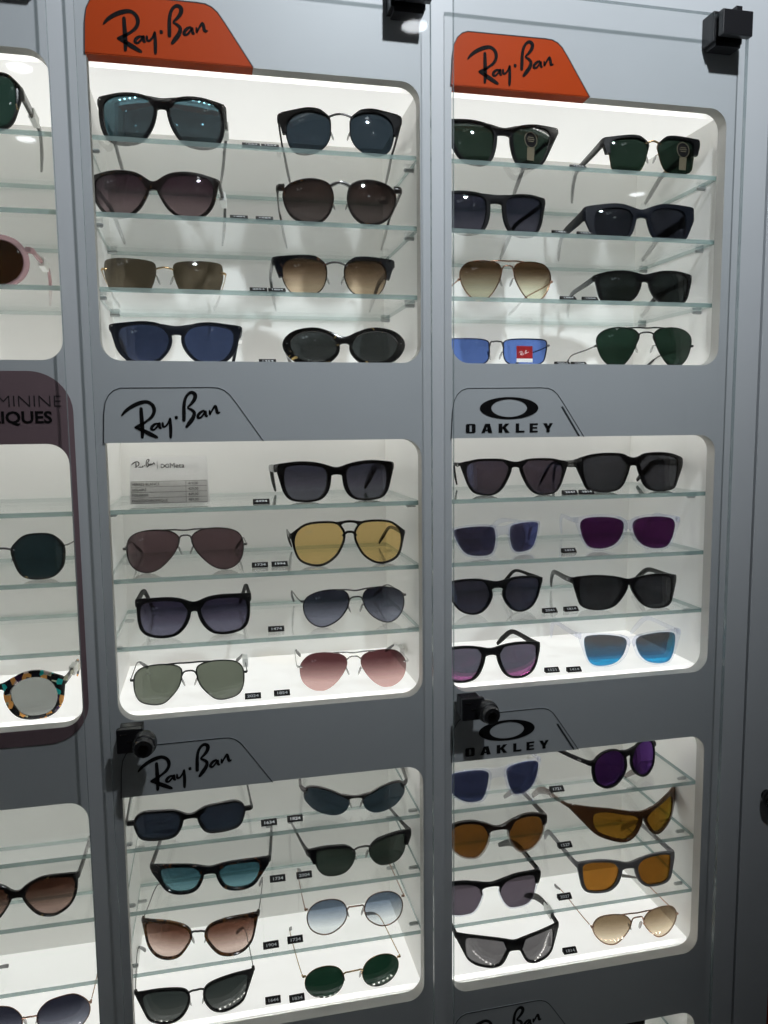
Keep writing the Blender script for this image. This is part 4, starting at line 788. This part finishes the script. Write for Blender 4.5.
SN = {3: 'top shelf', 2: 'second shelf', 1: 'third shelf', 0: 'floor'}; RN = {1: 'upper', 2: 'middle', 3: 'lower'}
def mk(code, row, sh, side, cab, look, style, fm, lm, temple, **kw):
    BGC[0] = {(1, 3): .80, (1, 0): .62, (2, 0): .86, (3, 0): .86, (3, 1): .72}.get((row, sh), .43 if (row == 2 and cab == RGT) else .51)
    return make(code, style, fm, lm, temple, lab(look, SN[sh], RN[row], side, cab), **kw)
# middle cabinet, upper window
mk('A1', 1, 3, 'left', MIDX, 'Square black sunglasses with blue mirrored lenses', 'acetate', 'black', ((62, 70, 74), None, (.35, .75, .9), .10), 'wide', corner=0.8, tag=True, lens_logo='R')
mk('A2', 1, 3, 'right', MIDX, 'Black browline sunglasses with blue-grey lenses', 'brow', 'matte', ((46, 57, 66),), 'slim', extra='gun')
mk('A3', 1, 2, 'left', MIDX, 'Butterfly tortoiseshell sunglasses with plum gradient lenses', 'acetate', 'tort', ((56, 42, 50), (112, 96, 100)), 'wide', corner=.6, tag=True)
mk('A4', 1, 2, 'right', MIDX, 'Round tortoiseshell sunglasses with a silver bridge', 'acetate', 'tort', ((52, 42, 40), (86, 78, 78)), 'slim', bridge_mat='silver')
mk('A5', 1, 1, 'left', MIDX, 'Rimless geometric sunglasses with olive-brown lenses', 'rimless', 'gold', ((74, 66, 54),), 'wire', tip='tip_grey')
mk('A6', 1, 1, 'right', MIDX, 'Tortoiseshell browline sunglasses with amber gradient lenses', 'brow', 'tort_blue', ((82, 63, 48), (170, 150, 125)), 'wide', extra='gun')
mk('A7', 1, 0, 'left', MIDX, 'Black sunglasses with navy blue lenses', 'acetate', 'bluegrey', ((48, 58, 84),), 'wide', corner=0.8, tag=True)
mk('A8', 1, 0, 'right', MIDX, 'Oval dark tortoiseshell sunglasses with grey lenses', 'acetate', 'tort_fleck', ((56, 60, 61),), 'wide')
# middle cabinet, middle window
mk('B1', 2, 3, 'right', MIDX, 'Thick-armed black square sunglasses', 'acetate', 'black', ((50, 50, 62), (84, 84, 94)), 'thick', corner=0.8, lens_logo=False)
mk('B2', 2, 2, 'left', MIDX, 'Gunmetal aviators with mauve-brown lenses', 'wire', 'gun', ((88, 70, 74),), 'wire', extra='bar')
mk('B3', 2, 2, 'right', MIDX, 'Black double-bridge aviators with yellow lenses', 'acetate', 'black', ((208, 160, 98),), 'slim', bridge_mat=None)
mk('B4', 2, 1, 'left', MIDX, 'Square black sunglasses with violet-grey gradient lenses', 'acetate', 'matte', ((50, 46, 64), (98, 96, 116)), 'wide', corner=0.8)
mk('B5', 2, 1, 'right', MIDX, 'Gunmetal aviators with blue-grey gradient lenses', 'wire', 'gun', ((46, 48, 60), (115, 118, 136)), 'wire', extra='bar')
mk('B6', 2, 0, 'left', MIDX, 'Square black-wire aviators with olive lenses', 'wire', 'blackwire', ((98, 104, 92),), 'wire', extra='bar', tag=True)
mk('B7', 2, 0, 'right', MIDX, 'Rimless aviators with burgundy gradient lenses', 'rimless', 'silver', ((84, 50, 53), (205, 165, 160)), 'wire', extra='bar', tag=True)
# middle cabinet, lower window
mk('C1', 3, 3, 'left', MIDX, 'Narrow angular black sunglasses with dark blue lenses', 'acetate', 'black', ((40, 46, 58),), 'slim', lens_logo=False)
mk('C2', 3, 3, 'right', MIDX, 'Sporty half-rim wrap sunglasses with blue-grey lenses', 'half', 'gun', ((44, 55, 64),), 'sport', lens_logo=False)
mk('C3', 3, 2, 'left', MIDX, 'Tortoise-and-black square sunglasses with teal gradient lenses', 'acetate', 'tort_blue', ((48, 82, 94), (95, 136, 148)), 'wide', corner=0.8, lens_logo=False)
mk('C4', 3, 2, 'right', MIDX, 'Black browline sunglasses with green-grey lenses', 'brow', 'black', ((50, 57, 53),), 'slim', extra='gun', lens_logo=False)
mk('C5', 3, 1, 'left', MIDX, 'Brown tortoiseshell butterfly sunglasses with brown gradient lenses', 'acetate', 'tort_brown', ((84, 54, 42), (192, 168, 158)), 'wire', corner=0.8, bridge_mat='gun', lens_logo=False, temple_mat='gun')
mk('C6', 3, 1, 'right', MIDX, 'Round rose-gold wire sunglasses with pale blue gradient lenses', 'wire', 'rose', ((92, 108, 128), (208, 213, 216)), 'wire', tip='tip_grey', lens_logo=False)
mk('C7', 3, 0, 'left', MIDX, 'Black square sunglasses with thin metal bridge and grey lenses', 'acetate', 'matte', ((46, 52, 51), (70, 74, 72)), 'wire', bridge_mat='blackwire', lens_logo=False, temple_mat='blackwire')
mk('C8', 3, 0, 'right', MIDX, 'Round gold wire sunglasses with bottle green lenses', 'wire', 'gold', ((26, 48, 37),), 'wire', tip='tip_grey', lens_logo=False)
# right-hand cabinet, upper window
rd = {}
rd['D1'] = mk('D1', 1, 3, 'left', RGT, 'Black sunglasses with green lenses and a round sticker', 'acetate', 'black', ((38, 50, 44),), 'wide', corner=0.8)
rd['D2'] = mk('D2', 1, 3, 'right', RGT, 'Black and gold browline sunglasses with green lenses and sticker', 'brow', 'black', ((34, 48, 41),), 'wide', extra='gold')
mk('D3', 1, 2, 'left', RGT, 'Matte black square sunglasses with navy gradient lenses', 'acetate', 'matte', ((42, 44, 58), (76, 76, 90)), 'wide', corner=0.8)
mk('D4', 1, 2, 'right', RGT, 'Angular cat-eye black sunglasses with charcoal lenses', 'acetate', 'bluegrey', ((40, 42, 50),), 'wide', corner=0.8)
mk('D5', 1, 1, 'left', RGT, 'Gold aviators with brown-to-clear gradient lenses', 'wire', 'rose', ((82, 60, 42), (198, 184, 160)), 'wire', extra='bar', tip='tip_brown')
mk('D6', 1, 1, 'right', RGT, 'Black sunglasses with dark green-grey lenses', 'acetate', 'black', ((37, 41, 41),), 'wide', corner=0.8)
rd['D7'] = mk('D7', 1, 0, 'left', RGT, 'Rectangular dark-wire sunglasses with sky blue lenses', 'wire', 'gun', ((74, 104, 170),), 'wire', lens_logo=False)
mk('D8', 1, 0, 'right', RGT, 'Black-wire aviators with green lenses', 'wire', 'blackwire', ((35, 51, 43),), 'wire', extra='bar')
# right-hand cabinet, middle window
OK = dict(logo=True, lens_logo=False)
mk('E1', 2, 3, 'left', RGT, 'Round-bottomed black sunglasses with bronze-blue lenses', 'acetate', 'matte', ((64, 56, 62), None, (.3, .5, 1.0), .05), 'slim', **OK)
mk('E2', 2, 3, 'right', RGT, 'Broad square black sunglasses with dark grey lenses', 'acetate', 'black', ((50, 50, 54),), 'wide', corner=0.8, **OK)
mk('E3', 2, 2, 'left', RGT, 'Clear-framed sunglasses with indigo mirrored lenses', 'acetate', 'clear', ((56, 52, 66), None, (.25, .35, 1.0), .12), 'wide', **OK)
mk('E4', 2, 2, 'right', RGT, 'Clear-framed sunglasses with purple mirrored lenses', 'acetate', 'clear', ((62, 30, 62), None, (.5, .15, .8), .12), 'wide', **OK)
mk('E5', 2, 1, 'left', RGT, 'Round-bottomed black sunglasses with blue reflecting lenses', 'acetate', 'matte', ((52, 50, 58), None, (.15, .4, 1.0), .06), 'slim', **OK)
mk('E6', 2, 1, 'right', RGT, 'Square black sunglasses with charcoal lenses', 'acetate', 'black', ((42, 42, 45),), 'wide', corner=.8, **OK)
mk('E7', 2, 0, 'left', RGT, 'Square black sunglasses with violet and red mirrored lenses', 'acetate', 'matte', ((96, 98, 112), None, (.95, .15, .6), .16), 'wide', corner=0.8, **OK)
mk('E8', 2, 0, 'right', RGT, 'Clear-framed sunglasses with cyan mirrored lenses', 'acetate', 'clear', ((112, 104, 100), (70, 130, 175), (.0, .6, 1.0), .26), 'wide', **OK)  # bluer lower tint paints in the bright floor's reflection on the mirror coat
# right-hand cabinet, lower window
mk('F1', 3, 3, 'left', RGT, 'Clear-framed sunglasses with blue-violet lenses', 'acetate', 'clear', ((50, 54, 80), None, (.25, .4, 1.0), .12), 'wide', **OK)
mk('F2', 3, 3, 'right', RGT, 'Round black sunglasses with purple mirrored lenses', 'acetate', 'matte', ((52, 28, 66), None, (.45, .2, .9), .12), 'wide', **OK)
mk('F3', 3, 2, 'left', RGT, 'Round brown-browed crystal sunglasses with amber lenses', 'twotone', 'smoke', ((104, 66, 24),), 'wide', brow='tip_brown', **OK)
mk('F4', 3, 2, 'right', RGT, 'Brown wraparound sport sunglasses with gold lenses', 'acetate', 'brown_tr', ((122, 84, 18), None, (.8, .7, .1), .05), 'sport', **OK)
mk('F5', 3, 1, 'left', RGT, 'Black-browed clear sunglasses with smoky lenses', 'twotone', 'clear', ((84, 76, 86),), 'sport', brow='matte', temple_mat='matte', **OK)
mk('F6', 3, 1, 'right', RGT, 'Matte grey square sunglasses with orange lenses', 'acetate', 'grey', ((138, 88, 18), None, (.7, .6, .1), .04), 'wide', corner=0.8, **OK)
mk('F7', 3, 0, 'left', RGT, 'Black wraparound sunglasses with pale grey lenses', 'acetate', 'matte', ((100, 98, 100),), 'sport', tag=True, lens_logo=False)
mk('F8', 3, 0, 'right', RGT, 'Gold aviators with sand gradient lenses', 'wire', 'rose', ((128, 108, 82), (222, 204, 174)), 'wire', extra='bar', tip='tip_brown', lens_logo=False)
# left-hand cabinet (cut by the photo's left edge)
mk('G1', 1, 3, 'alone', LFT, 'Black sunglasses with green lenses and amber flecks', 'acetate', 'tort_fleck', ((38, 58, 52),), 'wide', tag=True, lens_logo=False)
mk('G2', 1, 1, 'alone', LFT, 'Pink translucent sunglasses with dark brown lenses', 'acetate', 'pink', ((48, 34, 25),), 'wide', corner=0.8, tag=True, lens_logo=False)
mk('G3', 2, 2, 'alone', LFT, 'Wire-bridged black sunglasses with flecked lower rims', 'acetate', 'tort_fleck', ((36, 48, 53),), 'wire', bridge_mat='gun', lens_logo=False, temple_mat='gun')
mk('G4', 2, 0, 'alone', LFT, 'Patchwork-coloured chunky sunglasses with silver-grey lenses', 'acetate', 'mosaic', ((128, 131, 128),), 'wide', corner=0.8, tag=True, lens_logo=False)
mk('G5', 3, 2, 'alone', LFT, 'Cat-eye tortoiseshell sunglasses with brown gradient lenses', 'acetate', 'tort_fleck', ((60, 38, 30), (140, 115, 108)), 'wide', corner=0.8, lens_logo=False)
mk('G6', 3, 0, 'alone', LFT, 'Gold-wire sunglasses with dark blue gradient lenses', 'wire', 'rose', ((40, 41, 52), (122, 126, 140)), 'wire', tip='tip_grey', lens_logo=False)

# stickers on three pairs
def sticker(code, fn, name, mat, back=.0012):
    root, P, k, zc, xmin, xmax, hz, bulge = rd[code]
    cx = sum(p[0] for p in P)/len(P); lens = [c for c in root.children if c.name.startswith('lens')][0]
    bm = bmesh.new()
    def Y(x, z): return lens_y(P, k, x, z, bulge, 0)-back
    fn(bm, cx, zc, Y, xmin, xmax); return obj(name, bm, mat, lens)
def flat(bm, poly, Y):
    A = [bm.verts.new((x, Y(x, z), z)) for x, z in poly]; B = [bm.verts.new((x, Y(x, z)+.0003, z)) for x, z in poly]; n = len(poly)
    bm.faces.new(A); bm.faces.new(B[::-1])
    for i in range(n): bm.faces.new((A[i], A[(i+1) % n], B[(i+1) % n], B[i]))
def ell(cx, cz, a, b, n=24): return [(cx+a*math.cos(2*math.pi*i/n), cz+b*math.sin(2*math.pi*i/n)) for i in range(n)]
for code, dx in (('D1', -.002), ('D2', .007)):
    sticker(code, lambda bm, cx, zc, Y, a, b: flat(bm, ell(cx+dx, zc+.007, .0082, .0092), Y), 'oval_sticker', M['ink'])
    sticker(code, lambda bm, cx, zc, Y, a, b: flat(bm, [(cx+dx-.0048, zc-.002), (cx+dx+.0048, zc-.002), (cx+dx+.0040, zc-.0165), (cx+dx-.0052, zc-.0165)], Y), 'gold_sticker', M['goldsticker'])
    def ringf(bm, cx, zc, Y, a, b):
        o_, i_ = ell(cx+dx, zc+.007, .0084, .0094), ell(cx+dx, zc+.007, .0077, .0087)
        for j in range(24): flat(bm, [o_[j], o_[(j+1) % 24], i_[(j+1) % 24], i_[j]], Y)
        for zz, ww in ((.0095, .0038), (.0072, .0046), (.0048, .0036)): flat(bm, [(cx+dx-ww, zc+zz), (cx+dx+ww, zc+zz), (cx+dx+ww, zc+zz+.0008), (cx+dx-ww, zc+zz+.0008)], Y)
    sticker(code, ringf, 'sticker_print', M['goldsticker'], .0016)
sticker('D7', lambda bm, cx, zc, Y, a, b: flat(bm, [(cx-.012, zc-.0075), (cx+.0085, zc-.0075), (cx+.0085, zc+.0075), (cx-.012, zc+.0075)], Y), 'red_sticker', M['red'])
def rbf(bm, cx, zc, Y, a, b):
    script_word(bm, 0, 0, 0, .125, .0001, 2, wmul=1.3, tf=lambda x, y, z: (cx-.0105+x-.001, Y(cx, zc)+y-.0004, zc-.0045+z))
sticker('D7', rbf, 'sticker_print', M['paper'], .0018)
sticker('D7', lambda bm, cx, zc, Y, a, b: flat(bm, [(cx-.012, zc-.0120), (cx+.0085, zc-.0120), (cx+.0085, zc-.0077), (cx-.012, zc-.0077)], Y), 'white_sticker', M['paper'])

# ---------------------------------------------------------------- price blocks
TAGS = [(1, 3, 0.0537, 0.026, '1554'), (1, 3, 0.074, 0.026, '1554'), (1, 2, 0.0387, 0.026, '1484'), (1, 2, 0.066, 0.026, '1584'), (1, 1, 0.0575, 0.026, '2054'), (1, 1, 0.0777, 0.026, '1884'), (1, 0, 0.0653, 0.026, '1454'), (2, 3, 0.0552, 0.0422, '4494'), (2, 2, 0.0524, 0.0543, '1734'), (2, 2, 0.0755, 0.0547, '1994'), (2, 1, 0.0688, 0.0463, '1474'), (2, 0, 0.0393, 0.0415, '2024'), (2, 0, 0.0735, 0.0436, '1854'), (3, 3, 0.0537, 0.0377, '1634'), (3, 3, 0.085, 0.04, '1824'), (3, 2, 0.0626, 0.0437, '1734'), (3, 2, 0.095, 0.0436, '2004'), (3, 1, 0.0516, 0.0306, '1904'), (3, 1, 0.0812, 0.034, '1734'), (3, 0, 0.0526, 0.0377, '1644'), (3, 0, 0.0817, 0.0343, '1834'), (1, 3, 0.4351, 0.026, '1554'), (1, 2, 0.4134, 0.026, '1484'), (1, 2, 0.4456, 0.026, '1584'), (1, 1, 0.4249, 0.026, '1884'), (1, 1, 0.4536, 0.026, '1554'), (1, 0, 0.4189, 0.026, '2054'), (1, 0, 0.4406, 0.026, '1954'), (2, 3, 0.4368, 0.0375, '2047'), (2, 3, 0.4594, 0.0374, '1814'), (2, 2, 0.4441, 0.0528, '1414'), (2, 1, 0.4174, 0.0493, '2041'), (2, 1, 0.4471, 0.0499, '1814'), (2, 0, 0.4199, 0.0458, '1521'), (2, 0, 0.4481, 0.0407, '1414'), (3, 3, 0.4245, 0.0364, '1721'), (3, 2, 0.4351, 0.0324, '1527'), (3, 1, 0.4389, 0.0386, '2027'), (3, 0, 0.4473, 0.0376, '1814')]
def price_block(r, s, x, y, txt, cab, i):
    z = ZB[r]+SH[s]
    nb = 'left of two' if i == 0 else ('right of two' if i == 1 else 'single')
    t = empty('price_block', (x, y, z+.0001), f'black price block {txt}, {nb}, {SN[s]}, {RN[r]} window, {cab}', 'price tag', 'black price blocks on the shelves', (0, 0, math.radians(random.uniform(-2, 2))))
    w = .0094; bm = bmesh.new()
    pts = [(-.0035, 0), (.0035, 0), (.0035, .0052), (.0020, .0052), (-.0035, .0012)]
    A = [Vector((-w, a, b)) for a, b in pts]; B = [Vector((w, a, b)) for a, b in pts]; ring_loft(bm, [A, B]); obj('block', bm, M['cube'], t)
    ang = math.degrees(math.atan2(.0040, .0055))
    tx = text_mesh('price_digits', txt, .0050, (0, 0, 0), M['digit'], t, rx=0, align='CENTER', ext=.00008, xs=1.35, bold=.00008)
    tx.location = (0, -.0023, .00205); tx.rotation_euler = (math.radians(ang), 0, 0)
from collections import Counter
cnt = Counter((r, s, x > .3) for r, s, x, y, t in TAGS); seen = Counter()
for r, s, x, y, txt in TAGS:
    key = (r, s, x > .3); i = seen[key]; seen[key] += 1
    price_block(r, s, x, y, txt, RGT if x > .3 else MIDX, i if cnt[key] > 1 else 2)

# ---------------------------------------------------------------- price card on the second shelf row
zc0 = ZB[2]+SH[3]
card = empty('price_card', (-.0905, .066, zc0), 'white folded price card with four printed rows beside the black sunglasses', 'price card', None, (math.radians(-9), 0, 0))
bm = bmesh.new(); n = 10; wd = .0860; hg_ = .0560
F_ = []
for j in range(n+1):
    v = j/n; yy = -.004+.010*v-.004*math.sin(v*math.pi); xa = -.0008*(1-v); xb = wd+.0022*(1-v)
    F_.append((Vector((xa, yy-.0035*(1-v)**3, hg_*v+.0005)), Vector((xb, yy-.0035*(1-v)**3, hg_*v+.0005))))
rows = []
for a, b in F_:
    rows.append([bm.verts.new(a), bm.verts.new(b), bm.verts.new(b+Vector((0, .0005, 0))), bm.verts.new(a+Vector((0, .0005, 0)))])
for A, B in zip(rows, rows[1:]):
    for i in range(4): bm.faces.new((A[i], A[(i+1) % 4], B[(i+1) % 4], B[i]))
bm.faces.new(rows[0]); bm.faces.new(rows[-1])
obj('card', bm, M['paper'], card, 40)
bm = bmesh.new(); box(bm, .004, wd-.004, .0065, .0100, .0003, .0030); box(bm, .004, wd-.004, .0095, .0102, .0003, .030); obj('card_stand', bm, M['paper'], card)
def cy(v): return -.004+.010*v-.004*math.sin(v*math.pi)-.0035*(1-v)**3-.0004
bm = bmesh.new(); box(bm, -.0004, wd+.0014, cy(.3)-.0006, cy(.3)+.0010, 0, 0)
bm.free()
M['row'] = principled('grey_table_rows', (.62, .62, .60), .6)
bm = bmesh.new()
for j in range(8):
    v0, v1 = .02+.46*j/8, .02+.46*(j+1)/8
    a = [bm.verts.new((.0005, cy(v0)+.0001, hg_*v0)), bm.verts.new((wd, cy(v0)+.0001, hg_*v0)), bm.verts.new((wd, cy(v1)+.0001, hg_*v1)), bm.verts.new((.0005, cy(v1)+.0001, hg_*v1))]; bm.faces.new(a)
obj('table_rows', bm, M['row'], card)
bm = bmesh.new()
for j in range(5):
    v = .06+.11*j if j else .035
    v = .03+.1125*j; z = hg_*v; y = cy(v)-.0001; a = [bm.verts.new(p) for p in ((.001, y, z-.00016), (wd-.001, y, z-.00016), (wd-.001, y, z+.00016), (.001, y, z+.00016))]; bm.faces.new(a)
for xx in (.0615,):
    for j in range(8):
        v0, v1 = .03+.45*j/8, .03+.45*(j+1)/8; a = [bm.verts.new(p) for p in ((xx, cy(v0)-.0001, hg_*v0), (xx+.0003, cy(v0)-.0001, hg_*v0), (xx+.0003, cy(v1)-.0001, hg_*v1), (xx, cy(v1)-.0001, hg_*v1))]; bm.faces.new(a)
obj('table_lines', bm, M['inkthin'], card)
M['greyink'] = principled('grey_print', (.10, .10, .10), .6)
for j, (a, b) in enumerate((('VERRES BLANCS', '419,00'), ('SOLAIRE', '429,00'), ('POLARISE', '449,00'), ('PHOTOCHROMIQUE', '489,00'))):
    v = .03+.1125*(3.25-j); z = hg_*v; y = cy(v+.04)-.0004
    text_mesh('table_text', a, .0042, (.002, y, z), M['greyink'], card); text_mesh('table_text', b, .0042, (.0640, y, z), M['greyink'], card)
bm = bmesh.new(); script_word(bm, 0, 0, 0, .26, .0002, 3, wmul=1.7, tf=lambda x, y, z: (x-.0030, cy(.8)-.0002+y, hg_*.70+z)); obj('card_logo', bm, M['ink'], card)
text_mesh('card_text', 'Meta', .0085, (.0435, cy(.8)-.0006, hg_*.755), M['greyink'], card)
bm = bmesh.new()
path = [Vector((.0385+.0042*math.sin(2*math.pi*i/32), cy(.8)-.0006, hg_*.755+.0026+.0024*math.sin(4*math.pi*i/32)*.9)) for i in range(32)]
sweep(bm, path, .0004, .0002, 6, closed=True, side=Vector((0, 0, 1))); box(bm, .0300, .0303, cy(.8)-.0008, cy(.8)-.0004, hg_*.64, hg_*.90)
obj('card_emblem', bm, M['ink'], card)
